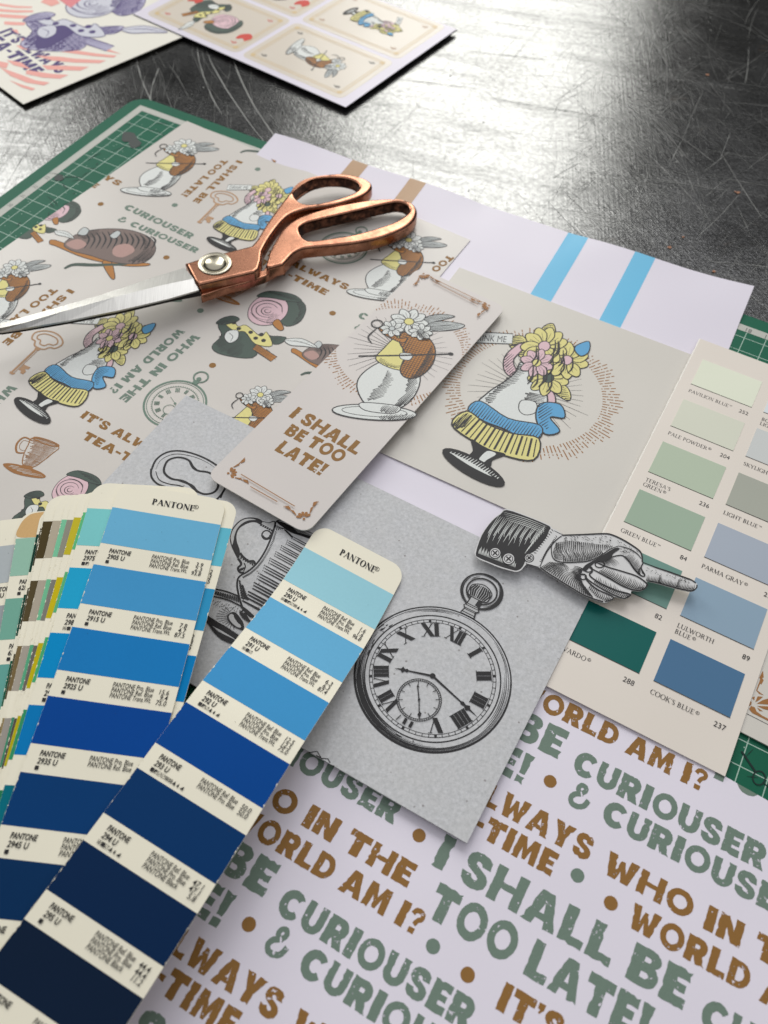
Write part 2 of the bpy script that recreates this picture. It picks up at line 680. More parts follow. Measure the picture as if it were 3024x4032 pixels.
def serif_glyphs(T, t):
    S = {}

    def st(x, y0=0, y1=100, w=None, s0=True, s1=True):
        w = w or T
        o = [rect(x - w / 2, y0, x + w / 2, y1)]
        if s0:
            o.append(rect(x - w / 2 - 8, y0 - 0.01, x + w / 2 + 8, y0 + 4))
        if s1:
            o.append(rect(x - w / 2 - 8, y1 - 4, x + w / 2 + 8, y1 + 0.01))
        return o

    def hb(x0, x1, y):
        return [rect(x0, y - t / 2, x1, y + t / 2)]

    def dg(x0, y0, x1, y1, wd):
        h = wd / 2 * 1.1
        return [[(x0 - h, y0), (x0 + h, y0), (x1 + h, y1), (x1 - h, y1)]]

    def sr(x, y):
        return [rect(x - 13, y, x + 13, y + 4)]

    def arc(cx, cy, rx, ry, a0, a1):
        return [arcp(cx, cy, rx, ry, a0, a1, 20) + arcp(cx, cy, rx - T, ry - t, a1, a0, 20)]
    S['A'] = (88, dg(8, 0, 42, 100, t) + dg(42, 100, 76, 0, T) + hb(20, 62, 35) + sr(8, 0) + sr(76, 0))
    S['B'] = (74, st(16) + arc(30, 75, 28, 25, -90, 90) + arc(30, 26, 34, 26, -90, 90) + hb(16, 30, 98) + hb(16, 30, 2) + hb(16, 30, 51))
    S['C'] = (84, arc(48, 50, 46, 52, 42, 318) + [rect(78, 66, 82, 96)])
    S['D'] = (90, st(16) + arc(36, 50, 46, 50, -90, 90) + hb(16, 36, 97.5) + hb(16, 36, 2.5))
    S['E'] = (68, st(16) + hb(16, 58, 97.5) + hb(16, 48, 52) + hb(16, 60, 2.5) + [rect(55, 80, 59, 100), rect(57, 0, 61, 20)])
    S['G'] = (88, arc(48, 50, 46, 52, 42, 318) + st(76, 0, 42, s0=False) + [rect(78, 70, 82, 96)])
    S['H'] = (92, st(16) + st(74) + hb(16, 74, 51))
    S['I'] = (34, st(17))
    S['K'] = (82, st(16) + dg(24, 46, 66, 98, t) + dg(34, 56, 72, 0, T) + sr(66, 96) + sr(72, 0))
    S['L'] = (64, st(16) + hb(16, 56, 2.5) + [rect(54, 0, 59, 22)])
    S['M'] = (106, st(14, w=t) + dg(16, 100, 50, 4, T) + dg(50, 4, 84, 100, t) + st(90, s1=True))
    S['N'] = (90, st(14, w=t) + dg(14, 100, 74, 0, T) + st(74, w=t, s0=False))
    S['O'] = (96, arc(48, 50, 46, 52, 0, 360))
    S['P'] = (68, st(16) + arc(32, 73, 30, 27, -90, 90) + hb(16, 32, 97.5) + hb(16, 32, 48))
    S['R'] = (78, st(16) + arc(32, 73, 30, 27, -90, 90) + hb(16, 32, 97.5) + hb(16, 32, 48) + dg(38, 48, 74, 0, T))
    S['S'] = (62, [strip(smooth([(50, 78), (42, 95), (26, 97), (12, 84), (16, 66), (40, 46), (50, 26), (42, 5), (24, 3), (10, 22)], False, 4),
                         [t] * 10 + [T * 0.9] * 18 + [t] * 12)])
    S['T'] = (76, st(38, s1=False) + hb(6, 70, 97.5) + [rect(4, 78, 8, 100), rect(68, 78, 72, 100)])
    S['U'] = (90, st(16, 34, 100, s0=False) + [arcp(45, 36, 29 + T / 2, 38, 180, 360, 16) + arcp(45, 36, 29 - T / 2, 33, 360, 180, 16)] + st(74, 34, 100, w=t, s0=False))
    S['V'] = (84, dg(8, 100, 42, 0, T) + dg(42, 0, 74, 100, t) + sr(8, 96) + sr(74, 96))
    S['W'] = (122, dg(8, 100, 36, 0, T) + dg(36, 0, 60, 96, t) + dg(58, 96, 84, 0, T) + dg(84, 0, 110, 100, t) + sr(8, 96) + sr(110, 96))
    S['X'] = (84, dg(10, 100, 72, 0, T) + dg(10, 0, 72, 100, t) + sr(10, 0) + sr(72, 0) + sr(10, 96) + sr(72, 96))
    S['Y'] = (80, dg(8, 100, 40, 46, T) + dg(40, 46, 70, 100, t) + st(40, 0, 48, s1=False) + sr(8, 96) + sr(70, 96))
    S["'"] = (24, [[(8, 100), (20, 100), (10, 70)]])
    return S


SERIF = serif_glyphs(13, 5)
SERIFB = serif_glyphs(23, 6)
ROMAN = serif_glyphs(29, 6)


def serif(inkobj, text, xf, cap, mat, font=SERIF, gap=4, kx=1.0):
    """xf maps text mm (x along, y up) to the print plane; returns the end x"""
    x = 0
    k = cap / 100
    for ch in text:
        if ch == ' ':
            x += 38
            continue
        adv, parts = font[ch]
        for p in parts:
            inkobj.poly([[xf((x + q[0]) * k * kx, q[1] * k) for q in p]], mat)
            inkobj.dz -= inkobj.step * 0.9
        x += adv + gap
    inkobj.up()
    return x * k * kx


_bt = {}


def btext(s, bold=0.0):
    """triangles of a line of plain sans lettering, cap height 1"""
    if (s, bold) in _bt:
        return _bt[(s, bold)]
    c = bpy.data.curves.new('t', 'FONT')
    c.body = s
    c.resolution_u = 3
    c.offset = bold
    c.dimensions = '2D'
    c.fill_mode = 'BOTH'
    o = bpy.data.objects.new('t', c)
    col.objects.link(o)
    dg = bpy.context.evaluated_depsgraph_get()
    me = bpy.data.meshes.new_from_object(o.evaluated_get(dg))
    v = [(p.co.x / 0.70, p.co.y / 0.70) for p in me.vertices]
    f = [list(p.vertices) for p in me.polygons]
    bpy.data.objects.remove(o)
    bpy.data.curves.remove(c)
    bpy.data.meshes.remove(me)
    wd = max((p[0] for p in v), default=0)
    _bt[(s, bold)] = (v, f, wd)
    return _bt[(s, bold)]


def sans(inkobj, s, xf, cap, mat, kx=0.8, bold=0.0, align='L', slant=0.0):
    v, f, wd = btext(s, bold)
    off = 0 if align == 'L' else -wd
    inkobj.up()
    k = inkobj.mi(mat)
    base = len(inkobj.v)
    for p in v:
        q = xf((p[0] + off) * cap * kx + slant * p[1] * cap, p[1] * cap)
        inkobj.v.append(inkobj.place(q[0], q[1], inkobj.dz))
    for a in f:
        inkobj.f.append([base + i for i in a])
        inkobj.m.append(k)
    return wd * cap * kx


def frame2(o, ux):
    """2-D map with origin o and x axis along ux"""
    l = math.hypot(*ux)
    c, s_ = ux[0] / l, ux[1] / l
    return lambda x, y: (o[0] + x * c - y * s_, o[1] + x * s_ + y * c)

# ------------------------------------------------------------------ table
def table_material():
    m, nt, b = nodes('scratched_black_table')
    tc = nt.nodes.new('ShaderNodeTexCoord')

    def streak(rot, sx, sy, lo, hi, detail=2):
        mp = nt.nodes.new('ShaderNodeMapping')
        mp.vector_type = 'TEXTURE'
        mp.inputs['Rotation'].default_value = (0, 0, math.radians(rot))
        mp.inputs['Scale'].default_value = (1 / sx, 1 / sy, 1)
        nt.links.new(tc.outputs['Object'], mp.inputs[0])
        n = noise(nt, 1.0, detail, 0.7, mp.outputs[0])
        return ramp(nt, n.outputs[0], [(lo, 0), (hi, 1)]).outputs[0]

    def op(kind, a, b_):
        mm_ = nt.nodes.new('ShaderNodeMath')
        mm_.operation = kind
        for i, q in enumerate((a, b_)):
            if hasattr(q, 'is_output'):
                nt.links.new(q, mm_.inputs[i])
            else:
                mm_.inputs[i].default_value = q
        return mm_.outputs[0]
    h = None
    for rot, sx, sy in ((4, 14, 700), (86, 18, 800), (-24, 22, 900), (38, 20, 650), (-62, 16, 760), (112, 26, 1000)):
        s_ = streak(rot, sx, sy, 0.42, 0.72)
        h = s_ if h is None else op('ADD', h, s_)
    fine = noise(nt, 600, 5, 0.75, tc.outputs['Object'])
    blot = noise(nt, 16, 5, 0.65, tc.outputs['Object'])
    smear = streak(-14, 5, 40, 0.5, 0.78, 4)
    hh = op('ADD', op('MULTIPLY', h, 0.5), fine.outputs[0])
    bump(nt, b, hh, 0.22, 0.0002)
    rg = op('ADD', op('MULTIPLY', fine.outputs[0], 0.30), op('MULTIPLY', blot.outputs[0], 0.16))
    rg = op('ADD', rg, -0.05)
    rg = op('ADD', rg, op('MULTIPLY', smear, 0.14))
    nt.links.new(rg, b.inputs['Roughness'])
    base = mixc(nt, ramp(nt, fine.outputs[0], [(0.45, 0), (0.75, 1)]).outputs[0], (0.004, 0.004, 0.0035), (0.022, 0.021, 0.018))
    rust = ramp(nt, noise(nt, 45, 4, 0.7, tc.outputs['Object']).outputs[0], [(0.66, 0), (0.74, 1)]).outputs[0]
    nt.links.new(mixc(nt, op('MULTIPLY', rust, 0.35), base, (0.10, 0.06, 0.03)), b.inputs['Base Color'])
    b.inputs['IOR'].default_value = 1.9
    mott = noise(nt, 300, 4, 0.7, tc.outputs['Object'])
    mo = ramp(nt, mott.outputs[0], [(0.36, 0), (0.62, 1)]).outputs[0]
    sp = op('ADD', 0.22, op('MULTIPLY', op('ADD', op('MULTIPLY', ramp(nt, blot.outputs[0], [(0.30, 0), (0.56, 1)]).outputs[0], 0.45), op('MULTIPLY', mo, 0.55)), 0.80))
    sp = op('MULTIPLY', sp, op('SUBTRACT', 1.0, op('MULTIPLY', smear, 0.6)))
    nt.links.new(sp, b.inputs['Specular IOR Level'])
    return m


TB = TABLE_Z
table = mesh('table_top', [(-1500, -500, TB), (1500, -500, TB), (1500, 1500, TB), (-1500, 1500, TB),
                           (-1500, -500, TB - 30), (1500, -500, TB - 30), (1500, 1500, TB - 30), (-1500, 1500, TB - 30)],
             [(0, 1, 2, 3), (7, 6, 5, 4), (0, 4, 5, 1), (1, 5, 6, 2), (2, 6, 7, 3), (3, 7, 4, 0)], table_material(), None, None, (0, 500, TB))
tag(table, 'black scratched metal table top under all the papers', 'table', None, 'structure')
tsurf = Surf(TB)
rs = random.Random(11)
si = Ink(on(tsurf), base=0.03, step=0.0004)
SCR = ink('bare_metal_scratch', (0.16, 0.16, 0.15), 0.45)
SCR2 = ink('bright_metal_scratch', (0.34, 0.34, 0.32), 0.4)


def scratch(p, ang, L, wd, mat, bend=0.1):
    x, y = at(p, TB)
    a = math.radians(ang)
    pts = []
    for i in range(9):
        t = i / 8
        pts.append((x, y))
        aa = a + bend * (t - 0.5) + rs.uniform(-0.03, 0.03)
        x += math.cos(aa) * L / 8
        y += math.sin(aa) * L / 8
    wds = [wd * rs.uniform(0.25, 1) for _ in pts]
    wds[0] = wds[-1] = wd * 0.15
    si.line(pts, wds, mat)


DRK = ink('dark_gouge', (0.008, 0.008, 0.008), 0.6)
SCRD = ink('dull_metal_scratch', (0.05, 0.05, 0.046), 0.5)
for i in range(260):      # dark right-hand part
    p = (rs.uniform(2150, 3100), rs.uniform(0, 1250))
    scratch(p, rs.choice((-55, -62, 60, 50, 75, -75, -20)) + rs.uniform(-14, 14), rs.uniform(8, 70) * (1.5 - p[1] / 1500), rs.uniform(0.15, 0.4), SCR if rs.random() < 0.75 else SCR2, rs.uniform(-0.3, 0.3))
for i in range(60):       # between the upper sheets and the mat
    p = (rs.uniform(250, 1100), rs.uniform(150, 560))
    scratch(p, rs.choice((-70, -80, -60, 95)) + rs.uniform(-8, 8), rs.uniform(12, 90), rs.uniform(0.15, 0.4), SCR, rs.uniform(-0.35, 0.35))
for p, a, L in ((cO(810, 345), -66, 75), (cO(945, 405), -86, 45), (cV(765, 490), -65, 130), (cV(470, 380), -70, 90), (cV(540, 400), -62, 150)):
    scratch(p, a, L, 0.8, SCR2, 0.25)
for i in range(420):       # fine lines over the bright part
    p = (rs.uniform(1000, 2300), rs.uniform(0, 900))
    scratch(p, rs.choice((-5, 3, 60, -30, 85, -60)) + rs.uniform(-9, 9), rs.uniform(4, 60), rs.uniform(0.06, 0.2), rs.choice((SCR, DRK, SCRD)), rs.uniform(-0.2, 0.2))
for i in range(160):
    p = (rs.uniform(-50, 450), rs.uniform(450, 800))
    scratch(p, rs.choice((88, 92, 2, -3, 75)) + rs.uniform(-5, 5), rs.uniform(5, 60), rs.uniform(0.08, 0.25), rs.choice((SCR, DRK, SCRD)), rs.uniform(-0.1, 0.1))
for p, a, L in ((cO1(815, 460), -9, 60), (cO1(1380, 575), -14, 90), (cO1(1400, 130), -7, 130), (cO1(1250, 300), -8, 60)):
    scratch(p, a, L, 0.5, DRK, 0.05)
for i in range(160):
    x, y = at((rs.uniform(0, 3024), rs.uniform(0, 1200)), TB)
    r = rs.uniform(0.2, 0.7)
    si.poly([ell(x, y, r, r * rs.uniform(0.5, 1), 7)], rs.choice((DRK, SCR, SCR2)))
RUSTY = ink('rust_fleck', (0.34, 0.16, 0.09), 0.7)
for p, r in (((2785, 296), 1.6), ((2905, 760), 1.5), ((2895, 757), 0.9), ((2635, 975), 1.4), ((2690, 935), 1.0), ((2810, 1070), 1.2)):
    x, y = at(p, TB)
    si.poly([[(x + r * math.cos(t) * rs.uniform(.5, 1.2), y + r * .8 * math.sin(t) * rs.uniform(.5, 1.2)) for t in [k * 0.7 for k in range(9)]]], RUSTY)
o = si.build('scratches', table, (0, 500, TB))
o['kind'] = 'stuff'

# ------------------------------------------------------------------ cutting mat
MATG = paper('cutting_mat_green', R(14, 92, 68, 1.05), 0.5, 0.06, 0.2, 0.4)
MATL = ink('mat_line_white', R(160, 184, 170), 0.5, 0.6)
MATB = ink('mat_band_grey', R(178, 178, 170), 0.5)
ma = math.radians(-27.3)
mc, ms = math.cos(ma), math.sin(ma)
MO = (-172.6, 541.75)


def mloc(u, v):
    return (MO[0] + u * mc - v * ms, MO[1] + u * ms + v * mc)


flat0 = Surf(0.0)
mring = [mloc(*p) for p in rrect(0, -600, 900, 0, 11)]
mat_o, morg = slab('cutting_mat', mring, flat0, 2.3, MATG)
tag(mat_o, 'large dark green cutting mat with white grid beneath the papers', 'cutting mat')
mi_ = Ink(on(flat0), base=0.03, step=0.004)
band = [mloc(*p) for p in rect(8, -592, 892, -12.6)]


def mrect(u0, v0, u1, v1):
    return [mloc(*p) for p in rect(u0, v0, u1, v1)]


mi_.quads([mrect(8.2, -592, 13.2, -8.2), mrect(13.2, -13.0, 892, -8.2)], MATB)
mi_.build('ruler_band', mat_o, morg)
gi = Ink(on(flat0), base=0.045, step=0.004)
qs = []
for k in range(-38, 46):
    u = 410 + 10.3 * k
    qs.append(mrect(u - 0.2, -590, u + 0.2, -13.4))
gi.quads(qs, MATL)
qs = []
for k in range(0, 56):
    v = -17.8 - 10.2 * k
    qs.append(mrect(13.6, v - 0.2, 890, v + 0.2))
for k in range(0, 560):
    v = -17.8 - 1.02 * k
    L = 2.2 if k % 5 == 0 else 1.2
    qs.append(mrect(8.2, v - 0.08, 8.2 + L, v + 0.08))
gi.quads(qs, MATL)
for i in range(260):
    u, v = rs.uniform(16, 120), rs.uniform(-160, -15)
    if i % 3 == 0:
        u, v = rs.uniform(400, 520), rs.uniform(-280, -18)
    gi.poly([[mloc(*q) for q in ell(u, v, 0.28, 0.28, 6)]], MATL, up=False)
gi.build('grid_lines', mat_o, morg)
NUMG = ink('mat_number_grey', (0.10, 0.11, 0.10), 0.5)
ni = Ink(on(flat0), base=0.06, step=0.002)
for k in range(0, 20):        # along the left band, reading towards the top
    sans(ni, str(33 - k if k < 30 else 1), lambda a, b, k=k: mloc(*((8.9 + 3.2 - b - 0.2), (-101.5 - 10.3 * k + 1.2 - a * -1.0))), 2.6, NUMG, 0.8)
for k in range(0, 12):
    sans(ni, str(18 - k), lambda a, b, k=k: mloc(408.2 + 10.3 * k + a, -12.6 + b), 3.0, NUMG, 0.9)
ni.build('ruler_numbers', mat_o, morg)
pi_ = Ink(on(flat0), base=0.07, step=0.002)
PEN = ink('knife_mark_dark', (0.004, 0.02, 0.016), 0.6)
for i in range(46):
    u, v = rs.uniform(15, 70), rs.uniform(-175, -12)
    a, L = rs.uniform(0, 6.28), rs.uniform(2, 14)
    pts = [mloc(u + math.cos(a + 0.3 * t) * L * t, v + math.sin(a + 0.3 * t) * L * t) for t in (0, .25, .5, .75, 1)]
    pi_.line(pts, 0.35 + 0.4 * rs.random(), PEN, taper=0.7)
for i in range(40):
    u, v = rs.uniform(440, 520), rs.uniform(-290, -210)
    a, L = rs.uniform(0, 6.28), rs.uniform(2, 9)
    pi_.line([mloc(u + math.cos(a) * L * t, v + math.sin(a) * L * t) for t in (0, .5, 1)], 0.3, PEN, taper=0.7)
for (c, r) in (((760, 820), 38), ((800, 850), 30), ((350, 1060), 22)):
    pi_.poly([[flat0.px(cO(c[0] + r * 1.3 * math.cos(t / 9 * 6.283) * rs.uniform(.6, 1.2), c[1] + r * math.sin(t / 9 * 6.283) * rs.uniform(.6, 1.2))) for t in range(9)]], ink('mat_stain', (0.06, 0.07, 0.065), 0.6))
P = [flat0.px(cN(*p)) for p in ((495, 1545), (560, 1640), (645, 1765))]
pi_.line(P, 0.8, PEN)
P = [flat0.px(cN(*p)) for p in ell(685, 1835, 68, 75, 24)]
pi_.line(P, 0.5, PEN, closed=True)
pi_.line([flat0.px(cN(*p)) for p in ((740, 1895), (785, 1930), (830, 1975))], 0.5, PEN)
pi_.build('pen_marks', mat_o, morg)

# ------------------------------------------------------------------ striped sheet
WPAP = paper('white_paper', R(214, 208, 218), 0.42, 0.012, 0.35, 0.12)


def striped_z(u, v):
    # u along the top edge, v downwards; the free edge ripples past the end of the mat
    e = max(0.0, 1 - v / 36.0) ** 1.6
    r = 2.6 * math.sin(u / 40.0 + 0.4) + 1.8 * math.sin(u / 17.0 + 1.0)
    c = max(0.0, (u - 235) / 66.0)
    return max(0.2, 0.25 + e * (r * 0.55 + 1.0)) + 2.0 * e * c * c


TL, TR_ = at((1085, 540)), at((2958, 1152))
sw = math.hypot(TR_[0] - TL[0], TR_[1] - TL[1])
sux = ((TR_[0] - TL[0]) / sw, (TR_[1] - TL[1]) / sw)
suy = (sux[1], -sux[0])


def sloc(u, v, dz=0):
    return (TL[0] + sux[0] * u + suy[0] * v, TL[1] + sux[1] * u + suy[1] * v, striped_z(u, v) + dz)


def sinv(p):
    dx, dy = p[0] - TL[0], p[1] - TL[1]
    return (dx * sux[0] + dy * sux[1], dx * suy[0] + dy * suy[1])


us = [sw * i / 90 for i in range(91)]
vs = [0, 1.5, 3, 5, 7, 9, 11, 13, 16, 19, 22, 26, 30, 34, 38, 60, 120, 231]
v_, f_ = [], []
for dz in (0, -0.15):
    for b in vs:
        for a in us:
            v_.append(sloc(a, b, dz))
nu, nv = len(us), len(vs)
for j in range(nv - 1):
    for i in range(nu - 1):
        q = [j * nu + i, j * nu + i + 1, (j + 1) * nu + i + 1, (j + 1) * nu + i]
        f_.append(q[::-1])
        f_.append([k + nu * nv for k in q])
bd = [i for i in range(nu)] + [j * nu + nu - 1 for j in range(1, nv)] + [(nv - 1) * nu + i for i in range(nu - 2, -1, -1)] + [j * nu for j in range(nv - 2, 0, -1)]
nb = len(v_)
v_ += [v_[i] for i in bd] + [v_[i + nu * nv] for i in bd]
for i in range(len(bd)):
    j = (i + 1) % len(bd)
    f_.append([nb + i, nb + j, nb + len(bd) + j, nb + len(bd) + i])
sorg = sloc(sw / 2, 115, -0.15)
striped = mesh('striped_sheet', v_, f_, WPAP, None, None, sorg, True)
tag(striped, 'white paper sheet with printed bronze and sky blue stripes across its curling top edge', 'paper sheet')
BRONZE = paper('bronze_stripe', R(166, 128, 88), 0.35, 0.03, 0.45, 0.1)
SKY = paper('sky_stripe', R(92, 176, 212), 0.4, 0.015, 0.35, 0.1)
for pa, pb, mat in ((cO1(582, 968), cO1(678, 996), BRONZE), (cO1(925, 1078), cO1(1020, 1108), BRONZE),
                    (cM2(468, 110), cM2(582, 152), SKY), (cM2(855, 248), cM2(972, 292), SKY)):
    u0, u1 = sinv(at(pa))[0], sinv(at(pb))[0]
    vv, ff = [], []
    svs = [b for b in vs if b < 100] + [125]
    for b in svs:
        for t in range(6):
            vv.append(sloc(u0 + (u1 - u0) * t / 5, max(b, 0.02), 0.06))
    for j in range(len(svs) - 1):
        for i in range(5):
            ff.append([j * 6 + i, (j + 1) * 6 + i, (j + 1) * 6 + i + 1, j * 6 + i + 1])
    mesh('printed_stripe', vv, ff, mat, None, striped, sorg, True)

# ------------------------------------------------------------------ printed pictures (plain stand-ins in the manner of old engravings)
class Art:
    """draws in a picture's own units (height 100) through a 2-D map"""
    def __init__(s, inkobj, xf, k, rnd):
        s.i, s.xf, s.k, s.rnd = inkobj, xf, k, rnd

    def m(s, pts):
        return [s.xf(*p) for p in pts]

    def fill(s, pts, mat, sm=True, line=0.0, lmat=None, n=4):
        r = s.m(smooth(pts, True, n) if sm else pts)
        s.i.poly([r], mat)
        if line:
            s.i.line(r, line * s.k, lmat or SOFTBLACK, closed=True)
        return r

    def ln(s, pts, wd, mat=None, taper=0.6, sm=True):
        s.i.line(s.m(smooth(pts, False, 4) if sm and len(pts) > 2 else pts), wd * s.k, mat or SOFTBLACK, taper=taper)

    def ring(s, pts, wd, mat):
        s.i.line(s.m(pts), wd * s.k, mat, closed=True)

    def hatch(s, pts, ang, gap, wd, mat=None, jit=0.4, sm=True):
        r = smooth(pts, True, 4) if sm else pts
        sub = Ink(lambda x, y, dz: (x, y, dz))
        sub.hatch(r, ang, gap, wd, 0, jit, rnd=s.rnd)
        s.i.quads([[s.xf(*sub.v[k][:2]) for k in q] for q in sub.f], mat or SOFTBLACK)

    def dots(s, pts, r, mat):
        s.i.up()
        for p in pts:
            s.i.poly([s.m(ell(p[0], p[1], r, r, 10))], mat, up=False)

    def flower(s, cx, cy, r, n, mat, core, edge=0.5):
        for k in range(n):
            a = 360 * k / n + 9 * s.rnd.random()
            c, sn = math.cos(math.radians(a)), math.sin(math.radians(a))
            pts = [(0.18, -0.1), (0.6, -0.3), (1.0, -0.12), (1.0, 0.12), (0.6, 0.3), (0.18, 0.1)]
            pp = [(cx + r * (x * c - y * sn), cy + r * (x * sn + y * c)) for x, y in pts]
            s.fill(pp, mat, True, edge, n=3)
            for o in (-8, 8):
                a2 = math.radians(a + o)
                s.ln([(cx + r * .3 * math.cos(a2), cy + r * .3 * math.sin(a2)), (cx + r * .75 * math.cos(a2), cy + r * .75 * math.sin(a2))], edge * .8)
        s.fill(ell(cx, cy, r * .27, r * .27, 12), core, False, edge)


def pic_urn(A):
    """yellow flowers in a white urn tied with a blue ribbon on a fluted yellow stand"""
    f, h, l = A.fill, A.hatch, A.ln
    for p in ([(-2, 78), (-18, 88), (-24, 80), (-8, 72)], [(6, 70), (24, 64), (27, 56), (8, 62)], [(2, 94), (-4, 104), (-9, 98), (-2, 90)]):
        f(p, YELLOW, True, 0.6)
        h(p, 30, 1.3, 0.9)
    A.fill([(-47, 70), (-50, 78), (-24, 87), (-21, 80)], WHITE, False, 0.7)
    l([(-22, 78), (-12, 84), (-6, 80)], 2.2)
    sub = A.i
    sans(sub, 'DRINK ME', lambda a, b: A.xf(*(lambda x, y: (-45.5 + x * .945 - y * .327, 72.5 + x * .327 + y * .945))(a, b)), 4.6, SOFTBLACK, 0.72)
    f([(-6, 58), (-16, 60), (-21, 70), (-17, 82), (-13, 80), (-15, 70), (-10, 64), (-4, 64)], PINK, True, 0.7)
    h([(-6, 58), (-16, 60), (-21, 70), (-17, 74), (-10, 62)], 70, 1.4, 0.8)
    f([(6, 60), (17, 58), (21, 50), (12, 46), (10, 50), (14, 52), (8, 55)], PINK, True, 0.7)
    w_ = [(-10, 70), (0, 66), (10, 70), (9, 62), (16, 52), (18, 40), (17, 33), (-18, 33), (-19, 42), (-13, 54), (-10, 62)]
    f(w_, WHITE, True, 0.8)
    h([(-10, 68), (-5, 66), (-6, 56), (-12, 46), (-13, 38), (-19, 38), (-14, 54)], 35, 1.1, 1.0)
    h([(2, 52), (14, 54), (13, 47), (3, 46)], 10, 1.0, 0.9)
    f([(2, 46), (10, 48), (13, 42), (8, 38), (3, 40)], WHITE, True, 0.5)
    A.flower(10, 66, 12, 9, YELLOW, DKGREEN, 0.6)
    A.flower(15, 82, 13, 10, YELLOW, PINK, 0.6)
    A.flower(-2, 86, 14, 11, YELLOW, PINK, 0.6)
    A.flower(-1, 73, 10, 8, PINK, YELLOW, 0.5)
    for a in range(16):
        x, y = 4 + 16 * math.cos(a * 1.3) * A.rnd.random(), 80 + 13 * math.sin(a * 1.3)
        l([(x, y), (x + 3, y - 7), (x + 2, y - 12)], 0.9)
    f([(13, 48), (24, 52), (30, 45), (22, 42), (31, 36), (24, 31), (15, 38)], BLUE, True, 0.7)
    h([(13, 48), (22, 50), (22, 42), (24, 34), (15, 38)], 60, 1.6, 0.8)
    f([(16, 94), (22, 100), (25, 93), (22, 88), (17, 90)], BLUE, True, 0.6)
    b_ = [(-20, 36), (0, 32), (19, 35), (22, 27), (12, 24), (0, 25), (-12, 25), (-24, 28)]
    f(b_, BLUE, True, 0.7)
    h(b_, 82, 1.7, 0.7)
    y_ = [(-24, 27), (-10, 24), (6, 24), (22, 27), (25, 14), (8, 10), (-10, 11), (-28, 16)]
    f(y_, YELLOW, True, 0.8)
    for k in range(17):
        t = k / 16
        l([(-23 + 44 * t, 26 - 2 * math.sin(t * 3.1)), (-27 + 51 * t, 15.5 - 4.5 * math.sin(t * 3.1))], 1.5 if k % 2 else 0.8, None, 0.3)
    h([(-24, 27), (-19, 26), (-22, 14), (-28, 16)], 80, 0.9, 1.0)
    f([(-13, 12), (-2, 10), (9, 11), (4, 5), (4, 1), (-9, 1), (-9, 6)], BLACK, True)
    f([(-1, 9), (4, 9), (1, 4), (0, 2), (-3, 2), (-3, 5)], WHITE, True)
    base_ = ell(-4, -3, 21, 5.5, 22, -8)
    f(base_, BLACK, False)
    f([(-20, 0), (-6, -1), (8, -4), (-6, -3)], WHITE, True)
    h([(-22, 0), (-4, 2), (14, -4), (-4, -2)], 60, 1.6, 0.8, WHITE)


def pic_jug(A):
    """white flowers in a brown checked jug standing on a white gourd"""
    f, h, l = A.fill, A.hatch, A.ln
    for p in ([(8, 84), (22, 94), (40, 95), (34, 88), (16, 82)], [(6, 88), (18, 100), (32, 102), (26, 97), (12, 88)]):
        f(p, PALE, True, 0.8)
        h(p, 25, 1.3, 0.8)
        l([p[0], p[2]], 0.8)
    ball = [(-16, 34), (-6, 46), (10, 48), (20, 38), (20, 20), (12, 6), (-4, 2), (-14, 10), (-19, 22)]
    f(ball, WHITE, True, 0.9)
    h([(-2, 38), (4, 30), (2, 16), (-8, 8), (-10, 14), (-4, 24)], 40, 1.1, 0.9)
    h([(12, 40), (20, 36), (20, 20), (12, 6), (8, 8), (13, 20)], 62, 1.0, 1.0)
    y_ = [(-4, 70), (2, 72), (4, 58), (12, 44), (2, 40), (-12, 46), (-9, 58)]
    f(y_, YELLOW, True, 0.8)
    h([(-8, 48), (2, 44), (8, 46), (2, 41), (-10, 44)], 20, 1.2, 0.7)
    br = [(0, 76), (14, 78), (24, 68), (26, 52), (20, 38), (12, 34), (6, 40), (6, 56), (0, 66)]
    f(br, TAN, True, 0.9)
    h(br, 80, 1.9, 0.6, None, 0.1)
    h(br, -8, 1.9, 0.6, None, 0.1)
    h([(22, 70), (26, 52), (20, 38), (14, 34), (19, 50)], 55, 0.9, 1.0)
    f([(-12, 80), (-2, 70), (4, 72), (2, 66), (-10, 70), (-17, 76)], TAN, True, 0.8)
    h([(-12, 80), (-2, 70), (2, 66), (-10, 70), (-17, 76)], 70, 1.7, 0.6, None, 0.1)
    f([(3, 56), (11, 57), (10, 51), (4, 51)], WHITE, True, 0.6)
    l([(-24, 46), (4, 54), (36, 64)], 1.5, SOFTBLACK, 0.2)
    f(ell(36, 64, 2, 1.6, 10), SOFTBLACK, False)
    A.flower(2, 88, 13, 9, WHITE, YELLOW, 0.7)
    A.flower(-8, 78, 8, 8, WHITE, PALE, 0.6)
    A.flower(12, 80, 8, 8, WHITE, PALE, 0.6)
    A.ring(ell(-19, 80, 4, 4, 14), 1.0, SOFTBLACK)
    l([(-18, 76), (-22, 66), (-18, 60)], 1.2)
    h([(8, 78), (14, 82), (20, 74), (14, 72)], 30, 1.0, 0.8)
    dish = ell(-2, -1, 27, 6.5, 26, 10)
    f(dish, WHITE, False, 0.9)
    A.ring(ell(-2, -0.5, 21, 4.2, 24, 10), 0.5, SOFTBLACK)
    h([(4, -2), (22, 4), (22, -1), (4, -6)], 60, 1.1, 0.9)
    f([(-12, 5), (12, 8), (10, 1), (-8, -1)], WHITE, True, 0.7)
    h([(2, 6), (12, 8), (10, 1), (2, 0)], 70, 0.9, 0.8)


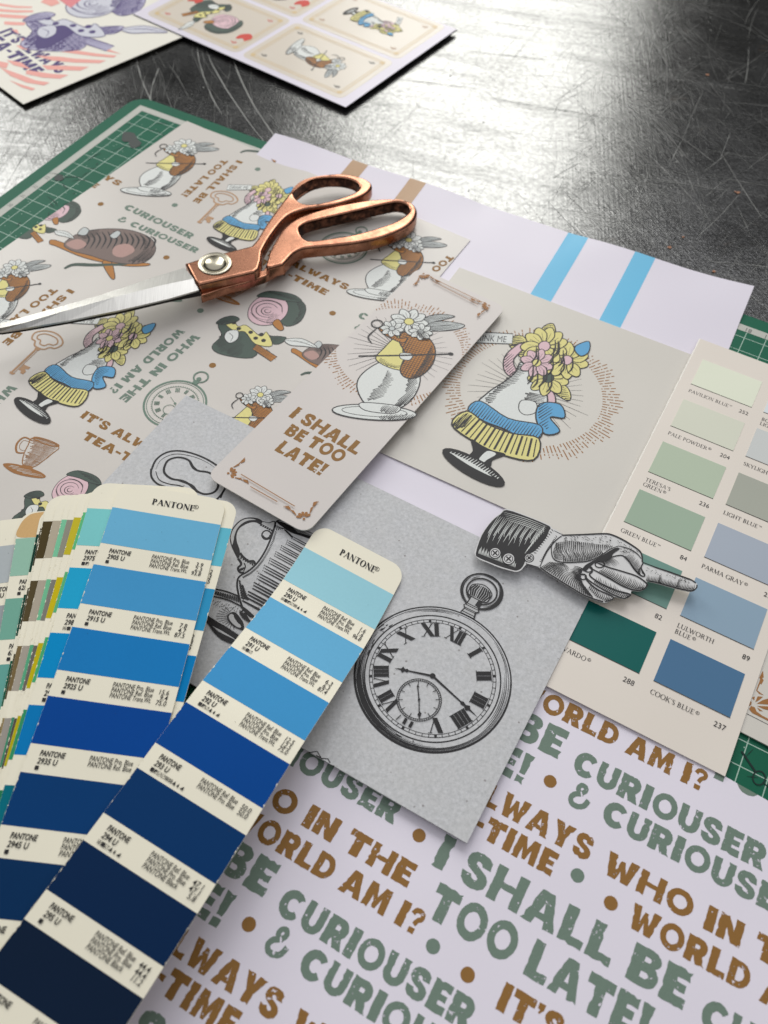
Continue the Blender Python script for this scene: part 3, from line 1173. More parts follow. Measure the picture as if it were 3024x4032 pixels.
def pic_pot(A, mono=False):
    """a large rose under a dark leaf with a spotted ribbon and a dark pot"""
    D, Y, Pk, Br, Wt, Ln = (PURPLE3, PURPLE2, PURPLE2, PURPLE3, PURPLE2, PURPLE) if mono else (DKGREEN, YELLOW, PINK, TAN, WHITE, SOFTBLACK)

    def f(p, m_, sm=True, e=0.8):
        return A.fill(p, m_, sm, e, Ln)

    def h(p, a, g, w_):
        A.hatch(p, a, g, w_, Ln)
    back = [(4, 92), (26, 98), (46, 86), (48, 62), (36, 50), (24, 60), (20, 80)]
    f(back, D)
    h([(30, 96), (46, 86), (48, 62), (40, 56), (42, 74)], 60, 1.5, 1.0)
    pot = [(-34, 40), (-12, 34), (14, 30), (40, 34), (36, 22), (20, 18), (16, -4), (-16, -8), (-30, 0), (-26, 18), (-34, 30)]
    f(pot, D)
    h([(-26, 22), (-8, 26), (4, 6), (-4, -8), (-26, 0)], 62, 1.8, 1.0)
    h([(14, 30), (38, 34), (34, 24), (20, 20)], 20, 1.6, 0.9)
    f([(14, 16), (40, 4), (36, -4), (12, 8)], Br, False)
    h([(14, 16), (40, 4), (36, -4), (12, 8)], -25, 1.4, 0.6)
    rose = [(-6, 86), (10, 94), (26, 84), (30, 66), (22, 50), (6, 44), (-8, 52), (-12, 70)]
    f(rose, Pk)
    for k, (cx, cy, r) in enumerate(((8, 68, 17), (8, 68, 12), (9, 67, 7), (9, 67, 3.4))):
        A.ln([(cx + r * math.cos(t), cy + r * 0.9 * math.sin(t)) for t in [0.6 * k + q * 0.62 for q in range(9)]], 1.1, Ln)
    A.ln([(-8, 60), (2, 52), (16, 50), (26, 58)], 1.0, Ln)
    A.ln([(-4, 82), (8, 84), (20, 80), (24, 70)], 1.0, Ln)
    h([(14, 62), (24, 66), (22, 52), (12, 48)], 40, 1.6, 0.7)
    f([(-10, 86), (0, 98), (26, 100), (40, 92), (28, 88), (8, 88)], D)
    h([(0, 96), (26, 99), (38, 92), (20, 92)], 12, 1.4, 0.9)
    if mono:
        for p, a in ((pot, 62), (pot, 20), (back, -40), (back, 30)):
            h(p, a, 2.6, 1.5)
        f([(-14, 34), (6, 26), (-2, 6), (-14, -6), (-20, 8)], PURPLE)
    if not mono:
        f([(24, 58), (34, 46), (30, 42), (20, 50)], TAN)
    bow = [(-24, 46), (-14, 36), (-6, 40), (14, 28), (18, 36), (30, 18), (12, 16), (-4, 30), (-14, 28), (-28, 36)]
    f(bow, Y)
    A.dots([(-20, 40), (-12, 33), (2, 31), (10, 24), (19, 23), (14, 31)], 2.6, Ln)
    f([(-34, 44), (-24, 50), (-16, 46), (-26, 36), (-38, 34)], D)
    h([(-34, 44), (-24, 50), (-16, 46), (-26, 36), (-38, 34)], 40, 1.5, 1.0)
    leaf = [(40, 30), (54, 36), (66, 34), (76, 28), (62, 26), (48, 24)]
    f(leaf, Wt)
    A.ln([(40, 29), (58, 31), (74, 28)], 0.8, Ln)
    for x in (50, 56, 62):
        A.ln([(x, 31), (x + 5, 34)], 0.6, Ln)
    f([(-22, 26), (-12, 30), (-8, 18), (-14, 10), (-22, 16)], Wt)
    A.ln([(-20, 24), (-14, 20), (-14, 12)], 0.7, Ln)


def pic_gourd(A):
    """a striped brown gourd lying along a forked twig"""
    f, h, l = A.fill, A.hatch, A.ln
    f([(-58, 8), (-50, 4), (-20, -12), (16, -22), (40, -22), (42, -18), (14, -16), (-14, -6), (-54, 14)], TAN, True, 0.7)
    f([(-2, -18), (10, -40), (14, -39), (6, -16)], TAN, True, 0.7)
    l([(-36, -28), (-28, -22), (-8, -22), (22, -20)], 4.5, DKGREEN, 0.5)
    body = [(-44, 8), (-34, 24), (-14, 32), (14, 32), (38, 20), (46, 0), (36, -18), (10, -18), (-16, -8), (-34, -2)]
    f(body, GREYBROWN, True, 0.8)
    for k in range(13):
        x = -24 + 5.4 * k
        l([(x - 3, 30 - abs(k - 5) * 1.0), (x + 3, 16), (x + 1, 2)], 2.0, SOFTBLACK, 0.8)
    f([(6, 6), (18, 10), (26, 0), (16, -10), (6, -6)], ROSE, True)
    f([(-42, 8), (-32, 16), (-22, 8), (-30, 0)], ROSE, True)
    h([(30, 22), (46, 0), (36, -18), (22, -16), (34, 0)], 60, 1.3, 1.0)
    h([(-34, 24), (-14, 32), (-10, 24), (-26, 16)], 10, 1.5, 0.9)
    f([(-34, 24), (-30, 34), (-24, 30), (-26, 22)], PALE, True, 0.8)
    f([(-2, 22), (4, 30), (8, 26), (4, 18)], PALE, True, 0.7)


def pic_key(A, mat=None, wd=1.0):
    mat = mat or BROWNP
    A.ring(smooth([(0, 98), (16, 94), (26, 84), (22, 72), (14, 70), (8, 62), (-8, 62), (-14, 70), (-22, 72), (-26, 84), (-16, 94)], True, 4), 2.6 * wd, mat)
    A.ring(smooth([(0, 91), (12, 89), (18, 82), (15, 76), (8, 75), (4, 69), (-4, 69), (-8, 75), (-15, 76), (-18, 82), (-12, 89)], True, 4), 2.2 * wd, mat)
    A.fill([(-5, 62), (5, 62), (4, 56), (-4, 56)], mat, False)
    A.fill([(-3.2, 57), (0.2, 57), (0.2, 4), (-3.2, 4)], mat, False)
    A.ln([(2.6, 57), (2.6, 4)], 1.0, mat, 0)
    A.hatch([(-3, 54), (3, 54), (3, 6), (-3, 6)], 0, 2.4, 0.7, mat, 0.1, False)
    A.fill([(4, 24), (16, 24), (16, 19), (11, 18), (16, 14), (16, 8), (10, 8), (9, 12), (4, 12)], mat, False)
    A.fill([(-5, 4), (5, 4), (3, 0), (-3, 0)], mat, False)


def pic_cup(A, mat):
    A.fill([(-34, 6), (-10, -4), (26, -2), (36, 4), (20, 10), (-16, 12)], mat, True)
    A.hatch([(-30, 5), (-10, 0), (24, 1), (32, 4), (10, 8), (-16, 9)], 4, 2.2, 1.0, PALE)
    cup = [(-16, 64), (26, 60), (24, 44), (18, 28), (10, 14), (-6, 14), (-14, 30), (-17, 48)]
    A.ring(smooth(cup, True, 4), 1.4, mat)
    A.hatch(cup, -3, 1.9, 1.1, mat, 0.5)
    A.hatch([(4, 60), (26, 60), (24, 44), (18, 28), (10, 14), (2, 14), (8, 40)], -3, 1.9, 1.0, mat, 0.2)
    A.ring(ell(5, 62, 22, 4, 24, -5), 1.6, mat)
    A.ln([(-16, 58), (-30, 60), (-34, 46), (-26, 32), (-15, 34)], 3.0, mat, 0.3)
    A.ln([(-16, 54), (-27, 55), (-29, 46), (-24, 38), (-16, 38)], 0.8, mat, 0.3)
    A.fill([(-6, 14), (10, 14), (12, 8), (-9, 8)], mat, False)


def pic_watch(A, mat, fine=True):
    ring = A.ring
    for r, w_ in ((46, 3.2), (42, 1.0), (34, 0.9)):
        ring(ell(0, 0, r, r, 48), w_, mat)
    for k in range(60):
        a = math.radians(6 * k)
        A.ln([(34 * math.cos(a), 34 * math.sin(a)), (36 * math.cos(a), 36 * math.sin(a))], 0.7, mat, 0, False)
    for k in range(12):
        a = math.radians(30 * k)
        for o in ((-2.4, 0, 2.4) if k % 3 else (-1.2, 1.2)):
            x, y = -math.sin(a), math.cos(a)
            A.ln([(31 * y - o * x, 31 * x + o * y), (23 * y - o * x, 23 * x + o * y)], 1.5, mat, 0, False)
    ring(ell(0, -14, 9, 9, 24), 0.9, mat)
    A.ln([(0, 0), (-14, 7)], 1.4, mat)
    A.ln([(0, 0), (16, -14)], 1.4, mat)
    A.fill(ell(0, 0, 2, 2, 10), mat, False)
    A.fill([(-4, 46), (4, 46), (5, 54), (-5, 54)], mat, False)
    ring(ell(0, 63, 11, 11, 24), 2.4, mat)
    A.fill(ell(0, 58, 4, 4, 10), mat, False)


def sunburst(inkobj, cen, ux, r0, r1, mat, rays, raymat, rnd, n=132, squash=1.0):
    """two or three broken dashes on every spoke of a printed ring, and hair-thin rays inside it"""
    F = frame2(cen, ux)
    inkobj.up()
    for k in range(n):
        a = 2 * math.pi * k / n
        c, s_ = math.cos(a), math.sin(a)
        ext = r1 - (r1 - r0) * (0.28 * (0.5 + 0.5 * math.sin(k * 2 * math.pi / 11)) + 0.15 * (k % 2))
        cuts = [r0] + sorted(rnd.uniform(r0 + 1, ext - 1) for _ in range(2)) + [ext]
        for i in range(3):
            lo, hi = cuts[i] + 0.35, cuts[i + 1] - 0.35
            if hi - lo < 0.5:
                continue
            hw = 0.26
            inkobj.poly([[F(lo * c + hw * s_, lo * s_ - hw * c), F(hi * c + hw * s_, hi * s_ - hw * c),
                          F(hi * c - hw * s_, hi * s_ + hw * c), F(lo * c - hw * s_, lo * s_ + hw * c)]], mat, up=False)
    for k in range(rays):
        a = 2 * math.pi * (k + 0.5) / rays
        c, s_ = math.cos(a), math.sin(a)
        hi = r0 * rnd.uniform(0.72, 0.92)
        inkobj.line([F(6 * c, 6 * s_), F(hi * c, hi * s_)], [0.34, 0.1], raymat)


def corner_ornament(inkobj, o, ux, k, mat, flip=1):
    """fan of petals with a stem to each side, pointing up-right from the corner"""
    F0 = frame2(o, ux)

    def F(x, y):
        return F0(x * k * flip, y * k)
    inkobj.up()
    for i in range(5):
        a = math.radians(-18 + 31.5 * i)
        c, s_ = math.cos(a), math.sin(a)
        pet = [(0.9, 0), (2.6, -0.75), (3.9, -0.8), (4.5, 0), (3.9, 0.8), (2.6, 0.75)]
        inkobj.poly([[F(x * c - y * s_, x * s_ + y * c) for x, y in pet]], mat, up=False)
    inkobj.poly([[F(*p) for p in ell(-0.4, -0.4, 0.75, 0.75, 12)]], mat)
    for sx in (0, 1):
        def G(x, y, sx=sx):
            return F(x, y) if not sx else F(y, x)
        inkobj.poly([[G(4.5, -0.6), G(7.5, 0.9), G(9, 0.4), G(7.2, -0.5)]], mat)
        inkobj.poly([[G(9.0, 0.7), G(11.5, 1.9), G(13.5, 0.6), G(11, 0.2)]], mat, up=False)
        inkobj.line([G(4.6, -0.9), G(8.0, 0.1), G(13.8, 0.1)], 0.35 * k, mat)


def picture(name, sheet, org, surf, fn, foot, head, clip=None, flip=1, seed=1, **kw):
    wide = 0.8 if fn is pic_urn else 1.0
    """prints picture fn on a sheet, standing from foot to head (2-D mm)"""
    L = math.hypot(head[0] - foot[0], head[1] - foot[1])
    ux = ((head[1] - foot[1]) * flip / L, -(head[0] - foot[0]) * flip / L)
    uy = ((head[0] - foot[0]) / L, (head[1] - foot[1]) / L)
    k = L / 100
    ik = Ink(on(surf), clip, 0.11, 0.0014)
    fn(Art(ik, lambda x, y: (foot[0] + (x * wide * ux[0] + y * uy[0]) * k, foot[1] + (x * wide * ux[1] + y * uy[1]) * k), k, random.Random(seed)), **kw)
    return ik.build(name, sheet, org)


def words(sheet, org, surf, text, p0, p1, cap, mat, clip=None, amp=1.2, seed=1, name='printed_phrase', **kw):
    ik = Ink(on(surf), clip, step=0.004)
    phrase(ik, text, p0, p1, cap, mat, amp, rnd=random.Random(seed), **kw)
    return ik.build(name, sheet, org)


def spot(sheet, org, surf, c, r, mat, clip=None):
    ik = Ink(on(surf), clip)
    mat = BROWND if mat is BROWN else GREEND
    rr = random.Random(int(c[0] * 10))
    ik.poly([[(c[0] + r * math.cos(t / 28 * 6.2832) * rr.uniform(.98, 1.02), c[1] + r * math.sin(t / 28 * 6.2832) * rr.uniform(.98, 1.02)) for t in range(28)]], mat)
    return ik.build('printed_dot', sheet, org)

# ------------------------------------------------------------------ patterned wrapping paper
PSURF = Surf(0.75)
CUT = paper('cut_card_edge', R(228, 224, 218), 0.8, 0.03, 0.1, 0.3)
PPAP = paper('warm_grey_paper', R(198, 192, 185), 0.36, 0.012, 0.45, 0.12)
pTL, pTR = PSURF.px(cO(1110, 718)), PSURF.px((1852, 945))
pl_ = PSURF.px(cO(430, 1190))
dl = (pl_[0] - pTL[0], pl_[1] - pTL[1])
L_ = math.hypot(*dl)
dl = (dl[0] / L_, dl[1] / L_)
pr_ = PSURF.px((1735, 1085))
dr = (pr_[0] - pTR[0], pr_[1] - pTR[1])
L_ = math.hypot(*dr)
dr = (dr[0] / L_, dr[1] / L_)
PCLIP = [pTL, pTR, (pTR[0] + dr[0] * 400, pTR[1] + dr[1] * 400), (pTL[0] + dl[0] * 420, pTL[1] + dl[1] * 420)]
psheet, porg = slab('patterned_sheet', PCLIP, PSURF, 0.2, PPAP)
tag(psheet, 'warm grey wrapping paper printed with scattered flowers, keys, cups and slogans, under the scissors', 'wrapping paper')
q = PSURF.px


def pw(text, a, b, cap, mat, seed=1, **kw):
    words(psheet, porg, PSURF, text, q(a), q(b), cap, mat, PCLIP, 1.0, seed, **kw)


def pp(fn, foot, head, seed=1, name='printed_picture', **kw):
    picture(name, psheet, porg, PSURF, fn, q(foot), q(head), PCLIP, 1, seed, **kw)


# pictures: foot and head positions
pp(pic_jug, cO(880, 1140), cO(1110, 830), 1)
pp(pic_jug, cM0(-70, 640), cM0(95, 265), 2)
pp(pic_jug, cM0(1350, 1420), cM0(1560, 1015), 3)
pp(pic_jug, cM1(730, 470), cM1(930, 100), 4)
pp(pic_urn, cM0(235, 1150), cM0(800, 590), 5)
pp(pic_urn, cM0(1345, 165), cO(1640, 1085), 6)
pp(pic_pot, cM0(1420, 810), cM0(1600, 440), 7)
pp(pic_pot, cF(190, 640), cF(470, 300), 8)
pp(pic_pot, cM0(120, 110), cO(370, 1175), 9)
pp(pic_gourd, cM0(640, 205), cM0(745, -165), 10)
pp(pic_gourd, cM1(480, 880), cM1(590, 560), 11)
pp(pic_gourd, cO(1610, 850), cO(1690, 610), 12)
pp(pic_key, cO(1180, 1325), cO(1365, 1140), 13)
pp(pic_key, cM0(65, 940), cM0(330, 690), 14)
pp(pic_cup, cF(130, 320), cF(330, 20), 15, mat=BROWNF)
pp(pic_cup, cM0(1330, 500), cM0(1480, 330), 16, mat=BROWNF)
pp(pic_watch, cM0(1040, 1115), cM0(1280, 870), 17, mat=GREENF)
pp(pic_watch, cM1(530, 190), cM1(700, 30), 18, mat=GREENF)
pp(pic_cup, cM0(990, 500), cM0(1060, 330), 19, mat=GREENF)
# slogans
pw('I SHALL BE', cO(1408, 950), cO(1142, 1196), 4.4, BROWN, 1)
pw('TOO LATE!', cO(1322, 945), cO(1072, 1158), 4.4, BROWN, 2)
pw('CURIOUSER', cO(730, 1238), cM0(1128, 138), 4.8, GREEN, 3)
pw('& CURIOuSER', cO(692, 1305), cM0(1158, 220), 4.4, GREEN, 4) if False else None
pw('& CURIOUSER', cO(692, 1308), cM0(1160, 222), 4.4, GREEN, 4)
pw('I SHALL BE', cM0(408, 432), cM0(10, 752), 4.4, BROWN, 5)
pw('TOO LATE!', cM0(312, 425), cM0(-60, 700), 4.4, BROWN, 6)
pw('WHO IN THE', cM0(1150, 700), cM0(705, 1085), 4.8, GREEN, 7)
pw('WORLD AM I?', cM0(1060, 668), cM0(640, 1035), 4.6, GREEN, 8)
pw("IT'S ALWAYS", cM0(472, 1196), cM0(1035, 1490), 4.9, BROWN, 9)
pw('TEA-TIME', cM0(480, 1320), cM0(930, 1555), 4.9, BROWN, 10)
pw("IT'S ALWAYS", cM1(40, 220), cM1(545, 440), 4.6, BROWN, 11)
pw('TEA-TIME', cM1(20, 280), cM1(420, 472), 4.6, BROWN, 12)
pw("IT'S ALWAYS", cO(230, 880), cO(700, 1105), 4.6, BROWN, 13)
pw('TEA-TIME', cO(210, 960), cO(565, 1120), 4.6, BROWN, 14)
pw('TOO LATE!', cM1(1155, 230), cM1(880, 450), 4.4, BROWN, 15)
pw('CURIOUSER', cM1(612, 600), cM1(1000, 790), 4.8, GREEN, 16)
pw('& CURIOUSER', cM1(588, 668), cM1(1020, 880), 4.4, GREEN, 17)
pw('WHO IN THE', cM0(60, 1000), cM0(-400, 1400), 5.0, GREEN, 18)
for c, mat in ((cO(598, 1212), BROWN), (cO(1038, 1218), GREEN), (cO(1530, 1005), GREEN), (cM0(988, 247), BROWN), (cM0(1190, 563), GREEN),
               (cM0(1262, 888), BROWN), (cM1(467, 578), BROWN)):
    spot(psheet, porg, PSURF, q(c), 1.75, mat, PCLIP)

# ------------------------------------------------------------------ lettered sheet
TSURF = Surf(1.0)
TPAP = paper('lilac_white_paper', R(220, 214, 224), 0.5, 0.012, 0.3, 0.2)
ta = math.radians(-27)


def tl(u, v):
    return (u * math.cos(ta) - v * math.sin(ta), u * math.sin(ta) + v * math.cos(ta))


def tinv(p):
    return (p[0] * math.cos(ta) + p[1] * math.sin(ta), -p[0] * math.sin(ta) + p[1] * math.cos(ta))


e0, e1 = tinv(TSURF.px((2855, 3057))), tinv(TSURF.px((3024, 3160)))
slope = (e1[1] - e0[1]) / (e1[0] - e0[0])
TCL = [tl(-100, -160), tl(240, -160), tl(240, e0[1] + slope * 0.6 * (240 - e0[0])), tl(-100, e0[1] - slope * 0.6 * (100 + e0[0]))]
tsheet, torg = slab('lettered_sheet', TCL, TSURF, 0.2, TPAP)
tag(tsheet, 'lilac white sheet covered edge to edge in bronze and sage block lettering with dots', 'printed sheet')
TSH = 1.0
BL, CL = (68.4, 92.7), (-65.4, 55.6)
lines = [('WHO IN THE', -94.7, -16.9, 62.0, 8.3, BROWN), ('WORLD AM I?', -81.5, -7.0, 50.3, 8.3, BROWN),
         ('CURIOUSER', -51.9, 19.0, 34.0, 9.3, GREEN), ('& CURIOUSER', -49.3, 34.4, 22.4, 9.0, GREEN),
         ('I SHALL BE', -13.1, 76.2, 72.7, 11.8, GREEN), ('TOO LATE!', -7.8, 68.6, 57.5, 11.8, GREEN),
         ("IT'S ALWAYS", 24.2, 99.0, 44.3, 8.6, BROWN), ('TEA-TIME', 36.5, 89.6, 33.6, 8.3, BROWN)]
vis = [tinv(TSURF.px(p)) for p in ((1000, 4150), (3150, 4150), (3150, 2600), (2000, 2500), (1000, 3000), (450, 4150))]
sd = 30
for i in range(-3, 4):
    for j in range(-3, 4):
        du, dv = BL[0] * i + CL[0] * j, BL[1] * i + CL[1] * j
        for text, u0, u1, b_, cap, mat in lines:
            mid = tl((u0 + u1) / 2 + du, b_ + dv + cap / 2)
            sd += 1
            ok = False
            for uu in (u0, (u0 * 3 + u1) / 4, (u0 + u1) / 2, (u0 + 3 * u1) / 4, u1):
                x, y = tl(uu + du, b_ + dv)
                # inside what the camera takes in (a generous world-space window)?
                if -75 < x < 125 and 8 < y < 215:
                    ok = True
            if not ok:
                continue
            words(tsheet, torg, TSURF, text, tl(u0 + du, b_ + dv), tl(u1 + du, b_ + dv), cap, mat, TCL, 1.5, sd)
        for u, v, mat in ((-56.9, 26.7, BROWN), (-1.0, 50.5, GREEN), (12.5, 48.6, BROWN), (-21.2, 79.2, BROWN), (32.2, 94.1, GREEN), (45.3, 91.4, BROWN)):
            # two dot places of the six are the same place one repeat on
            if (u, v) in ((45.3, 91.4), (32.2, 94.1)) and False:
                continue
            x, y = tl(u + du, v + dv)
            if -75 < x < 125 and 8 < y < 215:
                spot(tsheet, torg, TSURF, (x, y), 2.35, mat, TCL)

# ------------------------------------------------------------------ illustrated square card
CARDP = paper('stone_grey_card', R(200, 195, 186), 0.42, 0.012, 0.35, 0.12)
ASURF = Surf(1.1)
AF = Frame((1998, 2001), 0.6, -27, ASURF)
aring = [AF(*p) for p in ((-90, -0.5), (56, -0.5), (56, 135), (-90, 135))]
acard, aorg = slab('square_card', aring, ASURF, 0.45, CARDP, None, None, CUT)
tag(acard, 'square stone grey card with a sunburst ring around a yellow flower urn', 'art card')
acen = AF(-19, 70.2)
ik = Ink(on(ASURF), ccw(aring), 0.04, 0.001)
sunburst(ik, acen, (1, 0), 34.5, 45.5, BROWNF, 44, SOFTBLACK, random.Random(3))
ik.build('printed_sunburst', acard, aorg)
picture('printed_picture', acard, aorg, ASURF, pic_urn, AF(-20, 16), AF(-24.5, 116), None, 1, 31)

# ------------------------------------------------------------------ paint colour card
def fz(x, y):
    return 1.9 - ((x - 98) * 0.889 - (y - 48) * 0.459) * 0.011


CSURF = Surf(fz)
CF = Frame((2855, 3057), 1.5, -27.3, CSURF)
CPAP = paper('cream_card', R(218, 209, 198), 0.38, 0.01, 0.35, 0.08)
cring = [CF(*p) for p in ((-77.5, 0), (0, 0), (0.4, 217.4), (-77.5, 217.4))]
ccard, corg = slab('paint_card', cring, CSURF, 0.35, CPAP, None, None, CUT)
tag(ccard, 'cream paint colour card with two columns of green and blue swatches under the paper hand', 'colour card')
under = Surf(lambda x, y: fz(x, y) - 0.55)
ur = [CF(*p) for p in ((-77.1, 0.5), (-0.5, 0.5), (0, 217), (-77.1, 217))]
o, _ = slab('folded_back_leaf', ur, under, 0.3, CPAP, ccard, corg)
FOLD = paper('torn_fold_white', R(232, 226, 218), 0.8, 0.04, 0.1, 0.9)
rr = random.Random(5)
vv, ff = [], []
nF = 110
for i in range(nF + 1):
    t = i / nF
    jx = rr.uniform(-0.14, 0.14)
    for (du, dzz) in ((0.15, 0.03), (-0.25 + jx, -0.05), (-0.5 + jx, -0.35), (-0.3 + jx, -0.8)):
        x, y = CF(-77.5 + du, 217.4 * t)
        vv.append((x, y, fz(x, y) + dzz + rr.uniform(-0.03, 0.03)))
for i in range(nF):
    for j in range(3):
        a = i * 4 + j
        ff.append([a, a + 1, a + 5, a + 4])
mesh('torn_fold', vv, ff, FOLD, None, ccard, corg)
swc = [[(214, 217, 192), (203, 204, 182), (172, 184, 158), (150, 168, 144), (104, 138, 124), (12, 88, 80)],
       [(206, 212, 208), (192, 194, 186), (160, 162, 146), (158, 166, 172), (134, 156, 168), (72, 108, 136)]]
rows = [(184.0, 203.4), (152.5, 172.2), (120.6, 141.2), (88.6, 108.9), (56.0, 76.8), (23.0, 43.6)]
names = [[(['PAVILION BLUE'], 'TM', '252'), (['PALE POWDER'], 'R', '204'), (["TERESA'S", 'GREEN'], 'R', '236'), (['GREEN BLUE'], 'TM', '84'), (['BLUE'], 'R', '82'), (['VARDO'], 'R', '288')],
         [(['BORROWED', 'LIGHT'], 'R', '235'), (['SKYLIGHT'], 'R', '205'), (['LIGHT BLUE'], 'TM', '22'), (['PARMA GRAY'], 'R', '27'), (['LULWORTH', 'BLUE'], 'R', '89'), (["COOK'S BLUE"], 'R', '237')]]
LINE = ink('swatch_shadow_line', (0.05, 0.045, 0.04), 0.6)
li = Ink(on(CSURF), base=0.05, step=0.0014)
for c in (0, 1):
    u0 = -71.8 + 36.4 * c
    for r, (v0, v1) in enumerate(rows):
        rgb = swc[c][r]
        m = paper('paint_%d_%d_%d' % rgb, R(rgb[0], rgb[1], rgb[2] * 1.03, 1.2), 0.45, 0.008, 0.15, 0.05)
        sr_ = [CF(u0, v0), CF(u0 + 30.5, v0), CF(u0 + 30.5, v1), CF(u0, v1)]
        sur = Surf(lambda x, y: fz(x, y) + 0.14)
        slab('paint_swatch', sr_, sur, 0.13, m, ccard, corg)
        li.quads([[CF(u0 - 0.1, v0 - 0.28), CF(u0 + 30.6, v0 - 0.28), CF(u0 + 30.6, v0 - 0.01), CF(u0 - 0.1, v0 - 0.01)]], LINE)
        ls, mk, num = names[c][r]
        for k, tx in enumerate(ls):
            y0 = v0 - 5.9 - 3.1 * k
            x1 = serif(li, tx, lambda a, b, u=u0 + 0.4, y=y0: CF(u + a, y + b), 2.15, SOFTBLACK, SERIF)
        if mk == 'TM':
            sans(li, 'TM', lambda a, b, u=u0 + 0.6 + x1, y=y0 + 1.3: CF(u + a, y + b), 0.8, SOFTBLACK)
        else:
            li.line([CF(*p) for p in ell(u0 + 1.5 + x1, y0 + 1.5, 0.65, 0.65, 14)], 0.16, SOFTBLACK, closed=True)
            sans(li, 'R', lambda a, b, u=u0 + 1.15 + x1, y=y0 + 1.1: CF(u + a, y + b), 0.8, SOFTBLACK)
        sans(li, num, lambda a, b, u=u0 + 30.3, y=v0 - 5.9 - 3.1 * (len(ls) - 1) * 0: CF(u + a, y - 0.4 + b), 2.3, SOFTBLACK, 0.95, 0, 'R')
li.build('printed_names', ccard, corg)

# ------------------------------------------------------------------ ornament card at the right edge
OSURF = Surf(1.3)
oa, ob = OSURF.px(cN(480, 1325)), OSURF.px(cN(785, 1482))
d_ = Vector((ob[0] - oa[0], ob[1] - oa[1])).normalized()
nrm = Vector((-d_.y, d_.x))
O0 = Vector(oa) - d_ * 30


def oloc(u, v):
    p = O0 + d_ * u + nrm * v
    return (p.x, p.y)


ocard, oorg = slab('ornament_card', [oloc(0, 0), oloc(110, 0), oloc(110, 60), oloc(0, 60)], OSURF, 0.6, CARDP)
tag(ocard, 'pale card with a bronze shell ornament peeking out beside the paint card', 'art card')
ik = Ink(on(OSURF))
P = [OSURF.px(cN(*p)) for p in ((545, 1130), (785, 1252), (1000, 1360))]
ik.line(P, 0.25, SOFTBLACK)
bpi = [[(655, 880), (700, 760), (690, 740), (730, 665), (738, 740), (720, 745), (738, 770), (712, 818), (700, 805), (668, 880), (740, 935), (690, 920)],
       [(608, 960), (640, 945), (635, 990)], [(645, 1010), (672, 945), (730, 950), (690, 985)], [(660, 1025), (730, 985), (785, 970), (850, 985), (860, 1030), (785, 1035)],
       [(665, 1050), (785, 1055), (860, 1075), (785, 1095), (740, 1085)], [(665, 1065), (730, 1108), (690, 1105)], [(585, 990), (607, 1010), (600, 1040), (575, 1050), (560, 1015)],
       [(600, 1050), (640, 1065), (660, 1110), (720, 1155), (860, 1225), (860, 1250), (700, 1170), (610, 1125), (578, 1085)]]
for p in bpi:
    ik.poly([[OSURF.px(cN(*t)) for t in p]], BROWNF)
ik.build('printed_ornament', ocard, oorg)

# ------------------------------------------------------------------ grey board card
# the near corner stands up a little
BSURF = Surf(lambda x, y: 3.2 + 0.014 * (104 - (x - 56) * 0.459 - (y - 64) * 0.889))
BFm = Frame((1839, 3320), 3, -27.3, BSURF)


def board_material():
    m, nt, b = nodes('grey_board')
    f1 = noise(nt, 700, 6, 0.75)
    f2 = noise(nt, 2600, 3, 0.7)
    f3 = noise(nt, 90, 4, 0.7)
    tc = nt.nodes.new('ShaderNodeTexCoord')
    vo = nt.nodes.new('ShaderNodeTexVoronoi')
    vo.inputs['Scale'].default_value = 170
    nt.links.new(tc.outputs['Object'], vo.inputs['Vector'])
    c1 = mixc(nt, ramp(nt, f1.outputs[0], [(0.3, 0), (0.7, 1)]).outputs[0], R(170, 171, 172), R(206, 206, 208))
    c2 = mixc(nt, ramp(nt, f2.outputs[0], [(0.62, 0), (0.72, 0.55)]).outputs[0], c1, R(220, 220, 220))
    c3 = mixc(nt, ramp(nt, f3.outputs[0], [(0.3, 0.0), (0.8, 0.4)]).outputs[0], c2, R(192, 190, 187))
    c4 = mixc(nt, ramp(nt, vo.outputs['Distance'], [(0.05, 0.7), (0.09, 0)]).outputs[0], c3, R(118, 110, 108))
    nt.links.new(c4, b.inputs['Base Color'])
    b.inputs['Roughness'].default_value = 0.75
    b.inputs['Specular IOR Level'].default_value = 0.2
    bump(nt, b, f1.outputs[0], 0.5, 0.00012)
    return m


BOARD = board_material()
bring = [BFm(*p) for p in ((-208.2, 0.6), (-67, 0.3), (0, 0), (1.2, 113.5), (-50.7, 116.4), (-208.2, 118.7))]
board, borg = slab('grey_board', bring, BSURF, 1.0, BOARD)
tag(board, 'grey fibrous board printed in black with a pocket watch, a teacup and a key', 'printed board')

# pocket watch
wi = Ink(on(BSURF), None, 0.05, 0.0014)
WC = (-39.0, 49.2)


def wx(x, y):
    return BFm(WC[0] + x, WC[1] + y)


def wl(pts, wd, taper=0.0, closed=False):
    wi.line([wx(*p) for p in pts], wd * 1.3, BLACK, closed, taper)


def warc(r, a0, a1, wd, taper=0.0, ry=None, cx=0, cy=0, n=40):
    wl(arcp(cx, cy, r, ry or r, a0, a1, n), wd, taper)


